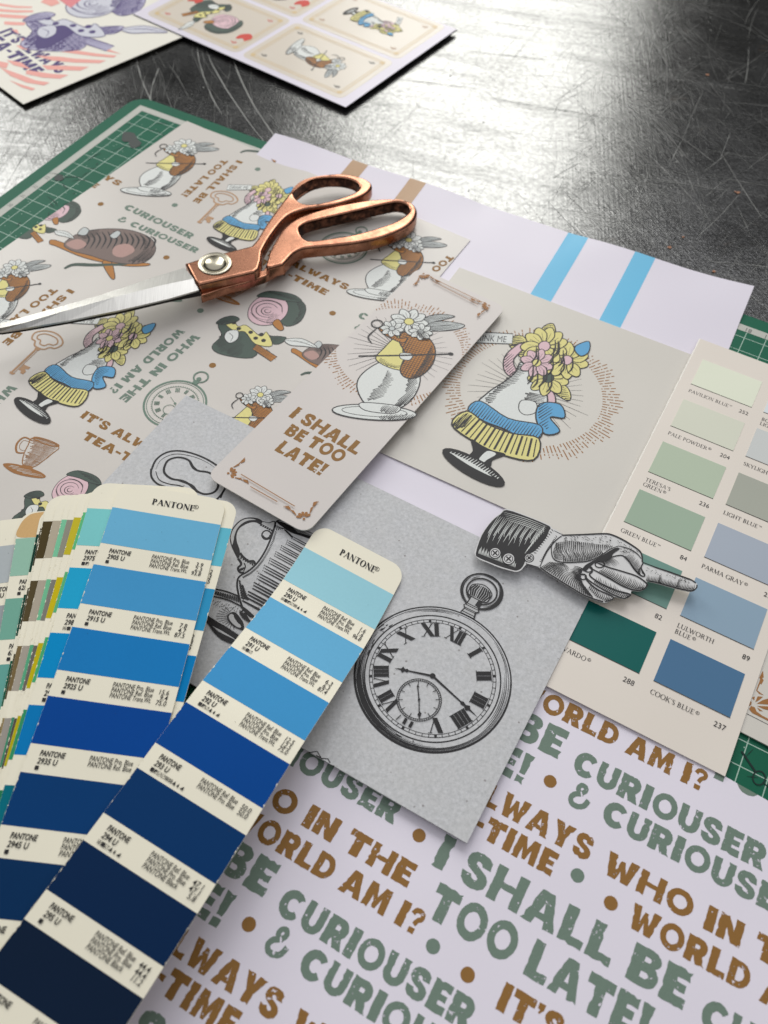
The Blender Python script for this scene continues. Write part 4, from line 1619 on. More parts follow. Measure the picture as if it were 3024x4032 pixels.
rw = random.Random(21)
for r, wd in ((30.3, 0.45), (29.4, 0.18), (26.3, 0.42), (24.5, 0.22), (23.3, 0.18)):
    wl(ell(0, 0, r, r, 110), wd, 0, True)
for a0, a1, r, wd in ((150, 385, 29.9, 0.5), (160, 380, 29.0, 0.35), (165, 372, 28.6, 0.3), (168, 300, 28.1, 0.5), (172, 290, 27.6, 0.35), (180, 280, 27.1, 0.3), (195, 268, 26.8, 0.4), (330, 400, 28.5, 0.3), (340, 392, 27.9, 0.25), (345, 385, 27.3, 0.22),
                      (195, 270, 28.9, 1.0), (190, 262, 28.2, 0.8), (95, 140, 28.9, 0.25), (100, 128, 28.3, 0.2), (60, 28, 28.9, 0.25)):
    warc(r, a0, a1, wd, 0.9, n=60)
for k in range(60):
    a0, a1 = rw.uniform(150, 300), 0
    r = rw.uniform(26.6, 29.8)
    warc(r, a0, a0 + rw.uniform(1, 6), rw.uniform(0.15, 0.4), 0.7, n=5)
for k in range(60):
    a = math.radians(6 * k)
    wl([(23.3 * math.cos(a), 23.3 * math.sin(a)), (24.5 * math.cos(a), 24.5 * math.sin(a))], 0.75 if k % 5 == 0 else 0.16)
rom = ['XII', 'I', 'II', 'III', 'IIII', 'V', 'VI', 'VII', 'VIII', 'IX', 'X', 'XI']
for k, tx in enumerate(rom):
    a = math.radians(90 - 30 * k)
    wtot = sum(ROMAN[c][0] for c in tx) * (0.80 if len(tx) > 2 else 1) * 0.059
    cs = 5.2 / 100
    kx = 0.80 if len(tx) > 2 else 1.0
    if tx == 'VI':
        continue

    def rx(x, y, a=a, wtot=wtot):
        # upright text turned so that its top points outwards
        t, q_ = x - wtot / 2, 16.9 + y
        return wx(math.cos(a) * q_ + math.sin(a) * t, math.sin(a) * q_ - math.cos(a) * t)
    serif(wi, tx, rx, 5.9, BLACK, ROMAN, 0, kx)
# hands
def hand(ang, L):
    a = math.radians(ang)
    c, s_ = math.cos(a), math.sin(a)

    def h(x, y):
        return wx(x * c - y * s_, x * s_ + y * c)
    wi.poly([[h(0, 0.45), h(L * .62, 0.28), h(L * .62, -0.28), h(0, -0.45)]], BLACK)
    wi.poly([[h(L * .6, 0), h(L * .66, 0.8), h(L * .72, 0.4), h(L * .78, 1.3), h(L * .82, 0.35), h(L, 0), h(L * .82, -0.35), h(L * .78, -1.3), h(L * .72, -0.4), h(L * .66, -0.8)]], BLACK)


hand(math.degrees(math.atan2(44.9 - 49.3, -53.2 + 39)), 15.2)
hand(math.degrees(math.atan2(42.9 - 49.3, -16.5 + 39)), 23.4)
wi.poly([[wx(*p) for p in ell(0, 0, 1.15, 1.15, 20)]], BLACK)
sx_, sy_ = 0.0, -11.2
for r, wd in ((8.5, 0.22), (7.7, 0.2)):
    wl(ell(sx_, sy_, r, r, 60), wd, 0, True)
for k in range(60):
    a = math.radians(6 * k)
    wl([(sx_ + 7.7 * math.cos(a), sy_ + 7.7 * math.sin(a)), (sx_ + 8.5 * math.cos(a), sy_ + 8.5 * math.sin(a))], 0.17)
for k in range(12):
    a = math.radians(30 * k)
    wl([(sx_ + 6.2 * math.cos(a), sy_ + 6.2 * math.sin(a)), (sx_ + 7.7 * math.cos(a), sy_ + 7.7 * math.sin(a))], 0.2)
wl([(sx_ - 3.2, sy_ + 4.8), (sx_, sy_), (sx_ + 3.6, sy_ - 6.6)], 0.3)
wi.poly([[wx(*p) for p in ell(sx_, sy_, 0.5, 0.5, 10)]], BLACK)
wi.poly([[wx(sx_ + 2.4, sy_ - 4.0), wx(sx_ + 3.4, sy_ - 4.4), wx(sx_ + 3.6, sy_ - 6.2), wx(sx_ + 2.2, sy_ - 5.6)]], BLACK)
wi.poly([[wx(sx_ - 2.2, sy_ + 4.4), wx(sx_ - 3.2, sy_ + 4.0), wx(sx_ - 3.4, sy_ + 5.4)]], BLACK)
# VI cut by the small dial
serif(wi, 'VI', lambda x, y: wx(-(x - 4.6) * 0 + (4.4 - x) * 1.0, -17.6 - y), 5.0, BLACK, ROMAN, 0) if False else None
for x in (-2.0, 0.6):
    wl([(x + 1.4, -20.2), (x + 1.4, -22.6)], 0.9)
wl([(-3.0, -20.0), (-3.8, -22.6)], 0.3)
# crown and bow
GREYP = ink('board_grey_ink', R(176, 176, 176), 0.7)


def wpoly(p, mat=BLACK, sm=False):
    p = smooth(p, True, 4) if sm else p
    wi.poly([[wx(*t) for t in p]], mat)


wl(ell(0.3, 43.3, 8.6, 8.4, 60), 0.55, 0, True)
wl(ell(0.3, 43.3, 6.3, 6.1, 50), 0.5, 0, True)
for a0, a1, r, wd in ((-70, 60, 8.0, 0.8), (-60, 40, 7.4, 0.45), (150, 250, 7.9, 0.4), (60, 110, 7.9, 0.35), (120, 160, 7.0, 0.3)):
    warc(r, a0, a1, wd, 0.8, cx=0.3, cy=43.3, n=30)
wpoly([(-3.0, 30.4), (3.0, 30.4), (2.4, 33.0), (3.4, 34.0), (2.6, 35.2), (2.4, 39.0), (-2.4, 39.0), (-2.6, 35.2), (-3.4, 34.0), (-2.4, 33.0)], GREYP)
wl([(-3.0, 30.4), (-2.4, 33.0), (-3.4, 34.0), (-2.6, 35.2), (-2.4, 39.0)], 0.4)
wl([(3.0, 30.4), (2.4, 33.0), (3.4, 34.0), (2.6, 35.2), (2.4, 39.0)], 0.5)
for y in (32.6, 33.2, 34.6, 35.4, 31.2):
    wl([(-2.8, y), (2.8, y)], 0.3)
wpoly([(0.6, 36), (2.4, 35.6), (2.3, 39), (0.9, 39)])
wpoly([(-4.6, 41.5), (-4.2, 44.5), (0, 46.4), (4.2, 44.5), (4.6, 41.5), (3.4, 39.2), (-3.4, 39.2)], GREYP, True)
for k in range(9):
    t = -1 + k / 4
    wl([(3.0 * t, 39.4), (4.3 * t, 42.5), (3.2 * t, 45.6 - 0.8 * t * t)], 0.65 if k != 3 else 0.3, 0.3)
wl(smooth([(-4.6, 41.5), (-4.2, 44.5), (0, 46.4), (4.2, 44.5), (4.6, 41.5), (3.4, 39.2), (-3.4, 39.2)], True, 4), 0.35, 0, True)
wi.build('printed_watch', board, borg)

# key bow, traced
ki = Ink(on(BSURF), None, 0.05, 0.0014)
bq = BSURF.px


def kl(c, pts, wd, mat=BLACK, sm=True, closed=False, taper=0.0, ik=ki):
    p = [bq(c(*t)) for t in pts]
    ik.line(smooth(p, closed, 5) if sm else p, wd * 1.25, mat, closed, taper)


outer = [(900, 300), (925, 245), (975, 205), (1040, 189), (1120, 198), (1210, 230), (1290, 278), (1335, 330), (1345, 385), (1320, 440), (1285, 478), (1240, 500), (1190, 492)]
kl(cF, outer, 0.75)
kl(cF, [(898, 295), (900, 345), (935, 385), (985, 405), (1005, 428), (985, 455)], 0.75)
kl(cF, [(925, 300), (950, 250), (1000, 218), (1060, 208), (1150, 224), (1230, 258), (1290, 300)], 0.3, taper=0.8)
kl(cF, [(925, 310), (945, 360), (1000, 385), (1080, 400), (1130, 440), (1170, 470), (1230, 478)], 0.5, taper=0.5)
kl(cF, [(975, 290), (1000, 245), (1060, 228), (1120, 245), (1150, 290), (1180, 308), (1240, 318), (1285, 352), (1295, 400), (1270, 435), (1215, 446), (1165, 425), (1120, 385), (1080, 366), (1020, 355), (980, 325)], 0.85, closed=True)
kl(cF, [(1180, 308), (1150, 290), (1120, 245)], 1.1, taper=0.8)
kl(cF, [(1060, 368), (1130, 390), (1170, 430), (1215, 446)], 1.2, taper=0.9)
kl(cF, [(1012, 410), (1002, 440), (1025, 460)], 0.9, taper=0.4)
kl(cF, [(1020, 405), (1030, 440), (1010, 455)], 0.4)
kl(cF, [(1062, 470), (1075, 460), (1120, 472), (1160, 490)], 0.8, taper=0.4)
kl(cF, [(1345, 385), (1310, 470)], 0.5)
ki.build('printed_key', board, borg)

# teacup, traced
ci = Ink(on(BSURF), None, 0.05, 0.0014)


def cl_(pts, wd, **k):
    kl(cU, pts, wd, ik=ci, **k)


def cpoly(pts, mat=BLACK, sm=True, c=cU):
    p = [bq(c(*t)) for t in pts]
    ci.poly([smooth(p, True, 4) if sm else p], mat)


cpoly([(300, 395), (290, 330), (310, 240), (370, 160), (440, 115), (520, 103), (600, 115), (650, 150), (620, 180), (580, 160), (520, 158), (450, 185), (395, 225), (365, 290), (368, 370), (400, 470), (380, 555), (330, 470)])
cpoly([(308, 370), (300, 320), (325, 240), (385, 165), (450, 125), (520, 118), (575, 130), (500, 135), (430, 165), (370, 225), (340, 300), (332, 350), (315, 405)], GREYP)
cl_([(650, 150), (710, 165), (775, 150), (770, 220), (735, 300)], 0.5)
cpoly([(650, 155), (640, 185), (700, 215), (740, 255), (770, 225), (775, 155), (715, 165)], GREYP)
for k in range(6):
    cl_([(640 + 22 * k, 175 + 12 * k), (625 + 24 * k, 195 + 12 * k)], 0.7, sm=False)
cl_(ell(690, 295, 50, 48, 20), 0.5, closed=True)
for k in range(8):
    a = math.radians(200 + 22 * k)
    cl_([(690 + 46 * math.cos(a), 295 - 44 * math.sin(a)), (690 + 30 * math.cos(a), 295 - 28 * math.sin(a))], 0.45, sm=False)
cpoly([(400, 490), (430, 520), (480, 575), (550, 585), (570, 620), (520, 660), (430, 700), (385, 690), (385, 650), (415, 610), (380, 555)], GREYP)
cl_([(400, 490), (430, 530), (490, 580), (545, 580), (565, 615)], 0.9)
cl_([(380, 550), (415, 610), (380, 655), (400, 700), (445, 705)], 0.8)
for k in range(7):
    cl_([(395 + 22 * k, 500 + 14 * k), (385 + 26 * k, 545 + 14 * k)], 0.5, sm=False)
for k in range(5):
    cl_([(390 + 8 * k, 690 - 3 * k), (410 + 10 * k, 660 - 3 * k)], 0.5, sm=False)
cl_([(445, 600), (460, 640), (440, 690)], 0.4)
# body contour
cl_([(790, 150), (765, 250), (730, 350), (680, 460), (620, 560), (560, 630), (490, 690), (410, 735), (378, 775), (370, 850), (385, 940), (410, 1030), (440, 1105), (520, 1190)], 0.62)
# rim
cl_([(790, 150), (830, 135), (900, 145), (1000, 190), (1100, 240), (1300, 330)], 0.45)
cpoly([(800, 155), (850, 150), (960, 200), (1080, 250), (1250, 330), (1330, 380), (1200, 350), (1080, 310), (960, 270), (880, 220)])
for k in range(9):
    cl_([(960 + 8 * k, 200 + 8 * k), (1180 + 14 * k, 275 + 8 * k)], 0.22, mat=GREYP, sm=False, taper=0.7)
for k in range(6):
    cl_([(790 + 14 * k, 185 + 8 * k), (800 + 22 * k, 245 - 4 * k)], 0.5, sm=False, taper=0.5)
for k in range(46):
    t = k / 45
    x = 775 - 340 * t - 60 * math.sin(t * 3.1)
    y = 260 + 470 * t
    pts_ = [(775, 250), (745, 350), (690, 465), (630, 565), (570, 640), (500, 700), (420, 745)]
    f_i = t * 6
    i0 = min(5, int(f_i))
    fr = f_i - i0
    x = pts_[i0][0] * (1 - fr) + pts_[i0 + 1][0] * fr
    y = pts_[i0][1] * (1 - fr) + pts_[i0 + 1][1] * fr
    cl_([(x + 8, y + 4), (x + 24, y + 18)], 0.42, sm=False, taper=0.5)
# shading lines across the body, running towards the right
for k in range(27):
    t = k / 26
    x0, y0 = 985 - 545 * t + 15 * math.sin(k * 2.1), 320 + 690 * t - 60 * math.sin(t * 3.14)
    L = 260 + 130 * t
    w0 = 0.34 + 0.75 * max(0, t - 0.45)
    cl_([(x0, y0), (x0 + L * .5, y0 + L * .27), (x0 + L, y0 + L * .56)], w0, taper=0.45)
    if t < 0.75:
        cl_([(x0 - 14, y0 - 8), (x0 - 8, y0 - 4)], 0.45, sm=False)
for k in range(9):
    cl_([(885 + 9 * k, 240 + 9 * k), (905 + 9 * k, 250 + 9 * k)], 0.5, sm=False)
for k in range(8):
    cl_([(392 + 3 * k, 790 + 26 * k), (405 + 6 * k, 812 + 26 * k)], 0.5, sm=False)
    cl_([(420 + 3 * k, 840 + 20 * k), (440 + 8 * k, 862 + 20 * k)], 0.5, sm=False)
cpoly([(430, 1080), (470, 1100), (560, 1180), (640, 1260), (520, 1190), (450, 1130)])
# saucer
cl_([(-40, 860), (60, 875), (140, 888), (260, 915), (390, 965)], 0.5)
cl_([(-40, 940), (130, 970), (270, 1005), (410, 1070)], 0.5)
for k in range(15):
    t = k / 14
    cl_([(130 + 265 * t, 905 + 70 * t), (138 + 268 * t, 948 + 88 * t)], 0.65, sm=False, taper=0.4)
for k in range(13):
    cl_([(110 + 24 * k, 1010 + 8 * k + 14 * math.sin(k * 1.7)), (114 + 24 * k, 1014 + 8 * k + 14 * math.sin(k * 1.7))], 0.6, sm=False)
    cl_([(120 + 20 * k, 1050 + 6 * k + 12 * math.sin(k * 2.3)), (124 + 20 * k, 1053 + 6 * k + 12 * math.sin(k * 2.3))], 0.6, sm=False)
cl_([(410, 1075), (440, 1110), (400, 1140)], 0.5)
for k in range(12):
    a = math.radians(118 + 14 * k)
    cl_([(330 + 70 * math.cos(a), 1195 - 60 * math.sin(a)), (330 + 190 * math.cos(a), 1195 - 130 * math.sin(a))], 0.62, sm=False, taper=0.7)
cpoly([(262, 1180), (300, 1145), (345, 1140), (390, 1180), (440, 1260), (440, 1330), (390, 1320), (330, 1290), (280, 1240)])
cpoly([(280, 1195), (300, 1160), (330, 1170), (370, 1230), (415, 1300), (370, 1300), (310, 1250)], GREYP)
cpoly([(335, 1190), (350, 1185), (400, 1260), (380, 1258)])
for k in range(5):
    cl_([(400 + 14 * k, 1140 + 2 * k), (440 + 18 * k, 1200 + 10 * k), (500 + 18 * k, 1240 + 10 * k)], 0.5)
cpoly([(-60, 1080), (60, 1180), (170, 1250), (330, 1350), (420, 1420), (330, 1480), (210, 1440), (120, 1360), (40, 1250), (-60, 1150)])
for k in range(5):
    cl_([(100 + 14 * k, 1290 + 14 * k), (210 + 20 * k, 1350 + 14 * k), (320 + 14 * k, 1415 + 10 * k)], 0.22, mat=GREYP, taper=0.8)
cl_([(60, 1165), (160, 1240), (260, 1290), (380, 1370)], 0.3, mat=GREYP, taper=0.8)
ci.build('printed_teacup', board, borg)
# stray lines at the lower edge
ik = Ink(on(BSURF))
for pts in ([(325, 775), (375, 767), (400, 808), (440, 812), (452, 835)], [(370, 790), (405, 812)], [(455, 850), (478, 855)]):
    ik.line([bq(cB(*p)) for p in pts], 0.4, BLACK)
ik.build('printed_scroll', board, borg)

# ------------------------------------------------------------------ bookmark card
def kz(x, y):
    v = (x - 66.0) * -0.46 + (y - 253) * -0.85      # distance towards the near corner
    return 5.2 + 0.020 * (v + 60)


KSURF = Surf(kz)


def isect(a, b, c, d):
    x1, y1, x2, y2, x3, y3, x4, y4 = *a, *b, *c, *d
    k = (x1 - x2) * (y3 - y4) - (y1 - y2) * (x3 - x4)
    p, q_ = x1 * y2 - y1 * x2, x3 * y4 - y3 * x4
    return ((p * (x3 - x4) - (x1 - x2) * q_) / k, (p * (y3 - y4) - (y1 - y2) * q_) / k)


le, re_ = ((1497, 1201), (1000, 1689)), ((1978, 1228), (1530, 1750))
be, te = ((915, 1935), (1150, 2070)), ((1663, 1059), (1961, 1195))
re2 = ((1530, 1750), (1232, 2074))
kc = [isect(*be, *le), isect(*be, *re2), (1530, 1750), isect(*te, *re_), isect(*te, *le)]
kc = [KSURF.px(p) for p in kc]
c2 = round_poly([kc[0], kc[1], kc[3], kc[4]], 6.0, 7)
KPAP = paper('bookmark_card', R(200, 193, 188), 0.42, 0.012, 0.35, 0.1)
kcard, korg = slab('bookmark', c2, KSURF, 0.6, KPAP, None, None, CUT)
tag(kcard, 'grey rounded bookmark card with a bronze slogan, corner ornaments and a white flower jug', 'bookmark')
kq = KSURF.px
kux = (kc[1][0] - kc[0][0], kc[1][1] - kc[0][1])
rk = random.Random(8)
ca, cb = kq(cM1(490, 800)), kq(cM1(1240, 800))
ik = Ink(on(KSURF), [kc[0], kc[1], kc[3], kc[4]], 0.04, 0.001)
kcen = kq(cM1(862, 800))
rin = math.hypot(cb[0] - ca[0], cb[1] - ca[1]) / 2 * 0.985
sunburst(ik, kcen, kux, rin, rin * 1.26, BROWNF, 40, SOFTBLACK, rk, 120)
ik.build('printed_sunburst', kcard, korg)
picture('printed_picture', kcard, korg, KSURF, pic_jug, kq(cM1(735, 1165)), kq(cM1(925, 560)), None, 1, 41)
for tx, a, b, cap in (('I SHALL', cM1(204, 1190), cA(603, 214), 7.6), ('BE TOO', cA(173, 86), cA(508, 262), 7.2), ('LATE!', cA(120, 186), cA(392, 338), 7.4)):
    words(kcard, korg, KSURF, tx, kq(a), kq(b), cap, BROWN, None, 1.2, len(tx))
ik = Ink(on(KSURF))
k0 = frame2(kc[0], kux)
Wk = math.hypot(*kux)
Hk = math.hypot(kc[4][0] - kc[0][0], kc[4][1] - kc[0][1])
uy = ((kc[4][0] - kc[0][0]) / Hk, (kc[4][1] - kc[0][1]) / Hk)
uxn = (kux[0] / Wk, kux[1] / Wk)
for (fx, fy, o_) in ((0, 0, kq(cF(1362, 322))), (1, 0, kq(cA(296, 590))), (0, 1, kq(cM1(1008, 352))), (1, 1, kq(cM1(1390, 540)))):
    sub = Ink(lambda x, y, dz: (x, y, dz))
    corner_ornament(sub, (0, 0), (1, 0), 0.78, BROWNF)
    for q_ in sub.f:
        pts = [sub.v[i][:2] for i in q_]
        ik.poly([[(o_[0] + (p[0] * (1 - 2 * fx)) * uxn[0] + (p[1] * (1 - 2 * fy)) * uy[0],
                   o_[1] + (p[0] * (1 - 2 * fx)) * uxn[1] + (p[1] * (1 - 2 * fy)) * uy[1]) for p in pts]], BROWNF)
for a, b in ((cF(1432, 335), cA(243, 525)), (cF(1488, 408), cA(140, 498)), (cM1(1045, 372), cM1(1345, 515)), (cM1(1060, 395), cM1(1330, 535))):
    ik.line([kq(a), kq(b)], 0.42, BROWNF)
ik.build('printed_border', kcard, korg)

# ------------------------------------------------------------------ cut-out paper hand
HSURF = Surf(lambda x, y: 7.0)
hq = HSURF.px
HPAP = paper('engraving_paper', R(202, 201, 200), 0.6, 0.02, 0.25, 0.2)
RIMSHADE = ink('sheet_rim_shade', (0.02, 0.02, 0.02), 0.7)
hout = [(111, 533), (230, 575), (345, 622), (372, 640), (388, 662), (440, 690), (560, 685), (690, 680), (740, 690), (800, 718), (860, 755), (900, 785), (912, 815), (915, 850), (930, 865), (1000, 885), (1060, 905), (1130, 930), (1200, 955), (1232, 972), (1241, 990), (1233, 1010), (1210, 1024), (1180, 1023), (1100, 1005), (1000, 977), (942, 966), (938, 985), (925, 1010), (895, 1022), (850, 1020), (843, 1040), (825, 1060), (800, 1068), (745, 1055), (735, 1070), (710, 1086), (680, 1090), (620, 1072), (560, 1047), (480, 1000), (400, 950), (330, 905), (300, 882), (270, 872), (228, 860), (195, 895), (165, 907), (130, 900), (60, 880), (0, 855), (-60, 830), (-84, 798), (-75, 765), (-40, 680), (20, 600), (70, 560)]


def gm(pts):
    return [hq(cG(*p)) for p in pts]


hcut, horg = slab('paper_hand', gm(smooth(hout, True, 3)), HSURF, 0.3, HPAP)
tag(hcut, 'engraved paper cut-out of a pointing hand with a black buttoned cuff', 'paper cut-out')
hi_ = Ink(on(HSURF), None, 0.05, 0.0014)


def hl(pts, wd=0.4, taper=0.5, closed=False, mat=BLACK):
    hi_.line(smooth(gm(pts), closed, 5), wd * 1.2, mat, closed, taper)


def hp(pts, mat=BLACK, sm=True):
    p = gm(pts)
    hi_.poly([smooth(p, True, 3) if sm else p], mat)


def hh_(pts, ang, gap, wd, jit=0.5):
    hi_.hatch(smooth(gm(pts), True, 3), ang, gap, wd, BLACK, jit, rnd=random.Random(int(ang * 7 + gap * 100)))


def comb(a, b, n, wd, bend=0.0, jit=0.25, mat=BLACK):
    """n engraved strokes swept from polyline a to polyline b"""
    rn = random.Random(n * 13 + int(a[0][0]))

    def along(pl, t):
        L = [math.hypot(pl[i + 1][0] - pl[i][0], pl[i + 1][1] - pl[i][1]) for i in range(len(pl) - 1)]
        d = t * sum(L)
        for i, l in enumerate(L):
            if d <= l or i == len(L) - 1:
                f = d / l if l else 0
                return (pl[i][0] + (pl[i + 1][0] - pl[i][0]) * f, pl[i][1] + (pl[i + 1][1] - pl[i][1]) * f)
            d -= l
    for k in range(n):
        t = (k + 0.5) / n
        p, q_ = along(a, t), along(b, t)
        f = 1 - jit * rn.random()
        q_ = (p[0] + (q_[0] - p[0]) * f, p[1] + (q_[1] - p[1]) * f)
        mx_, my_ = (p[0] + q_[0]) / 2, (p[1] + q_[1]) / 2
        nx, ny = -(q_[1] - p[1]) * bend, (q_[0] - p[0]) * bend
        pts = smooth(gm([p, (mx_ + nx, my_ + ny), q_]), False, 4)
        m_ = len(pts)
        hi_.line(pts, [wd * (1 - 0.85 * i / (m_ - 1)) for i in range(m_)], mat)


# cuff
hp([(108, 540), (228, 580), (340, 626), (368, 650), (345, 705), (300, 760), (262, 792), (228, 805), (215, 850), (195, 885), (165, 900), (128, 893), (62, 873), (0, 848), (-58, 823), (-76, 797), (-40, 690), (20, 606), (70, 566)])
for k in range(24):
    t = k / 23
    a = (60 + 270 * t, 575 + 70 * t)
    b = (-60 + 300 * t, 770 + 20 * t)
    hl([a, ((a[0] + b[0]) / 2, (a[1] + b[1]) / 2 - 10 * (k % 3)), (a[0] + (b[0] - a[0]) * (0.5 + 0.4 * ((k * 7) % 5) / 5), a[1] + (b[1] - a[1]) * (0.5 + 0.4 * ((k * 7) % 5) / 5))], 0.22, 0.8, mat=WHITE)
for k in range(5):
    hl([(85 + 6 * k, 552 + 12 * k), (220, 590 + 11 * k), (345 - 4 * k, 640 + 10 * k)], 0.2, 0.8, mat=WHITE)
for k in range(40):
    t = k / 39
    hl([(-60 + 215 * t, 800 + 82 * t), (-54 + 215 * t, 775 + 82 * t - 10 * (k % 3))], 0.2, 0.6, mat=WHITE)
for k in range(10):
    hl([(215 + 12 * k, 800 - 14 * k), (240 + 10 * k, 760 - 14 * k)], 0.2, 0.6, mat=WHITE)
# shirt cuff
hp([(372, 650), (440, 690), (400, 720), (340, 800), (305, 870), (262, 870), (228, 860), (228, 805), (270, 790), (340, 708)], HPAP)
hl([(388, 664), (440, 690)], 0.35)
hl([(440, 690), (395, 725), (345, 790), (305, 875)], 0.5)
for k in range(16):
    t = k / 15
    hl([(405 - 95 * t, 700 + 150 * t), (397 - 95 * t, 694 + 150 * t)], 0.25, 0, False)
hl([(405, 700), (350, 770), (310, 850)], 0.2, 0.3)
for k in range(12):
    t = k / 11
    hl([(372 - 105 * t, 655 + 140 * t), (384 - 100 * t, 668 + 130 * t)], 0.35, 0.6)
hl([(220, 860), (260, 872), (300, 885)], 0.5)
for (cx_, cy_, r) in ((38, 797, 34), (118, 831, 36), (240, 826, 27)):
    hp(ell(cx_, cy_, r, r * 0.92, 20), HPAP, False)
    hl(ell(cx_, cy_, r, r * 0.92, 20), 0.35, 0, True)
    hl(ell(cx_, cy_, r * 0.68, r * 0.62, 18), 0.28, 0, True)
    for sg in (-1, 1):
        hl([(cx_ - r * .3, cy_ - sg * r * .28), (cx_ + r * .3, cy_ + sg * r * .28)], 0.55, 0)
    for dx_, dy_ in ((-.3, -.28), (.3, -.28), (-.3, .28), (.3, .28)):
        hp(ell(cx_ + dx_ * r, cy_ + dy_ * r, r * .13, r * .13, 8), BLACK, False)
# outline of the hand
hl([(440, 691), (560, 687), (690, 682), (740, 692), (800, 720), (860, 757), (898, 787), (910, 815), (912, 850)], 0.62, 0.2)
hl([(912, 852), (1000, 885), (1060, 905), (1130, 930), (1200, 955), (1230, 975)], 0.55, 0.3)
hl([(940, 962), (1000, 973), (1100, 1001), (1180, 1019), (1212, 1020), (1234, 1003), (1236, 985)], 0.5, 0.3)
hl([(305, 880), (340, 908), (400, 947), (480, 997), (560, 1044), (620, 1068), (680, 1086)], 0.6, 0.2)
# thumb and palm
hl([(385, 720), (372, 770), (385, 830), (440, 852), (540, 850), (600, 842), (660, 815), (720, 775), (770, 755)], 0.45)
hp([(556, 895), (575, 868), (610, 848), (680, 808), (735, 775), (765, 765), (775, 775), (740, 800), (728, 825), (700, 842), (640, 850), (600, 880), (575, 905)])
hl([(720, 825), (765, 812), (800, 815), (835, 850), (862, 890), (895, 925), (918, 935), (926, 925), (905, 885), (918, 855)], 0.5, 0.2)
hl([(770, 755), (830, 770), (880, 800), (905, 830)], 0.4)
hl([(905, 880), (890, 905), (905, 930)], 0.35)
hl([(910, 905), (922, 922)], 0.7)
# fingers
hl([(640, 852), (700, 878), (790, 905), (880, 935), (935, 975), (936, 995), (915, 1014), (870, 1018), (800, 995), (720, 950), (640, 905), (600, 885)], 0.55, 0.2)
hl([(572, 885), (600, 880), (615, 905), (600, 930), (660, 975), (760, 1020), (838, 1042), (822, 1060), (790, 1064), (700, 1025), (610, 970), (570, 935)], 0.55, 0.2)
hl([(545, 925), (575, 928), (580, 955), (640, 1010), (735, 1055), (728, 1075), (690, 1085)], 0.5, 0.2)
hl([(540, 950), (570, 1000), (620, 1060)], 0.4)
hl(ell(592, 893, 24, 17, 16), 0.4, 0, True)
hl(ell(560, 938, 20, 16, 16), 0.4, 0, True)
hl(ell(660, 865, 28, 18, 16), 0.4, 0, True)
# hatching: palm and thumb ball
comb([(395, 735), (480, 725), (580, 735), (680, 750), (740, 755)], [(440, 845), (540, 845), (600, 835), (670, 805), (730, 770)], 30, 0.42, 0.12)
comb([(440, 848), (540, 846), (600, 838), (680, 800)], [(430, 800), (520, 790), (590, 785), (660, 770)], 24, 0.5, 0.1)
comb([(400, 735), (380, 790), (392, 830)], [(455, 745), (450, 800), (470, 840)], 12, 0.4, 0.1)
comb([(310, 880), (360, 850), (440, 860)], [(345, 906), (430, 940), (500, 900)], 14, 0.4, -0.1)
comb([(320, 885), (400, 940), (480, 990), (560, 1038), (620, 1062)], [(400, 870), (470, 890), (530, 930), (560, 970), (590, 1010)], 26, 0.42, -0.1)
comb([(556, 900), (545, 935), (560, 985), (610, 1055)], [(470, 890), (460, 920), (500, 965), (560, 1030)], 18, 0.5, 0.08)
comb([(560, 890), (545, 930), (550, 970)], [(500, 870), (490, 910), (500, 950)], 10, 0.7, 0.05)
# hatching: fingers
comb([(650, 905), (720, 948), (800, 992), (870, 1015), (915, 1010)], [(690, 878), (760, 905), (830, 935), (890, 955), (932, 985)], 26, 0.45, 0.12)
comb([(620, 970), (700, 1022), (790, 1060), (825, 1055)], [(640, 930), (720, 970), (800, 1015), (836, 1042)], 20, 0.45, 0.12)
comb([(590, 1005), (640, 1060), (690, 1083), (725, 1072)], [(600, 965), (660, 1010), (710, 1040), (733, 1056)], 14, 0.45, 0.12)
comb([(645, 845), (690, 842), (720, 826)], [(690, 880), (745, 880), (790, 870)], 10, 0.4, -0.1)
comb([(800, 818), (835, 855), (862, 892), (890, 925)], [(850, 800), (890, 840), (905, 870), (906, 900)], 18, 0.36, 0.1)
comb([(930, 962), (1000, 972), (1090, 997), (1180, 1017), (1215, 1018)], [(935, 925), (1005, 935), (1095, 962), (1185, 985), (1225, 985)], 34, 0.42, 0.1)
comb([(1005, 975), (1012, 930)], [(1022, 978), (1030, 935)], 6, 0.5, 0)
comb([(1110, 1003), (1125, 955)], [(1128, 1006), (1142, 960)], 6, 0.5, 0)
rn_ = random.Random(4)
for k in range(70):
    x, y = rn_.uniform(440, 720), rn_.uniform(695, 760)
    hl([(x, y), (x + 8, y + 6)], 0.22, 0.3)
for k in range(40):
    t = rn_.random()
    x, y = 930 + 260 * t, 885 + 75 * t + rn_.uniform(0, 22)
    hl([(x, y), (x + 6, y + 4)], 0.22, 0.3)
for k in range(50):
    x, y = rn_.uniform(760, 880), rn_.uniform(725, 800)
    if y > 725 + (x - 760) * 0.5:
        hl([(x, y), (x + 7, y + 7)], 0.22, 0.3)
hi_.build('printed_engraving', hcut, horg)

# ------------------------------------------------------------------ fan deck of colour leaves
LW, STEP, SWH = 44.45, 28.4, 18.0
LEAFP = paper('ivory_leaf', R(226, 220, 200), 0.45, 0.012, 0.35, 0.12)
TEXTK = ink('leaf_black', (0.012, 0.011, 0.012), 0.5)
deck = empty('colour_fan_deck', (-104, 0, 1.0))
dorg = (-104, 0, 1.0)
tag(deck, 'fanned deck of ivory rimmed colour leaves running from grey and green to deep blue', 'colour fan')


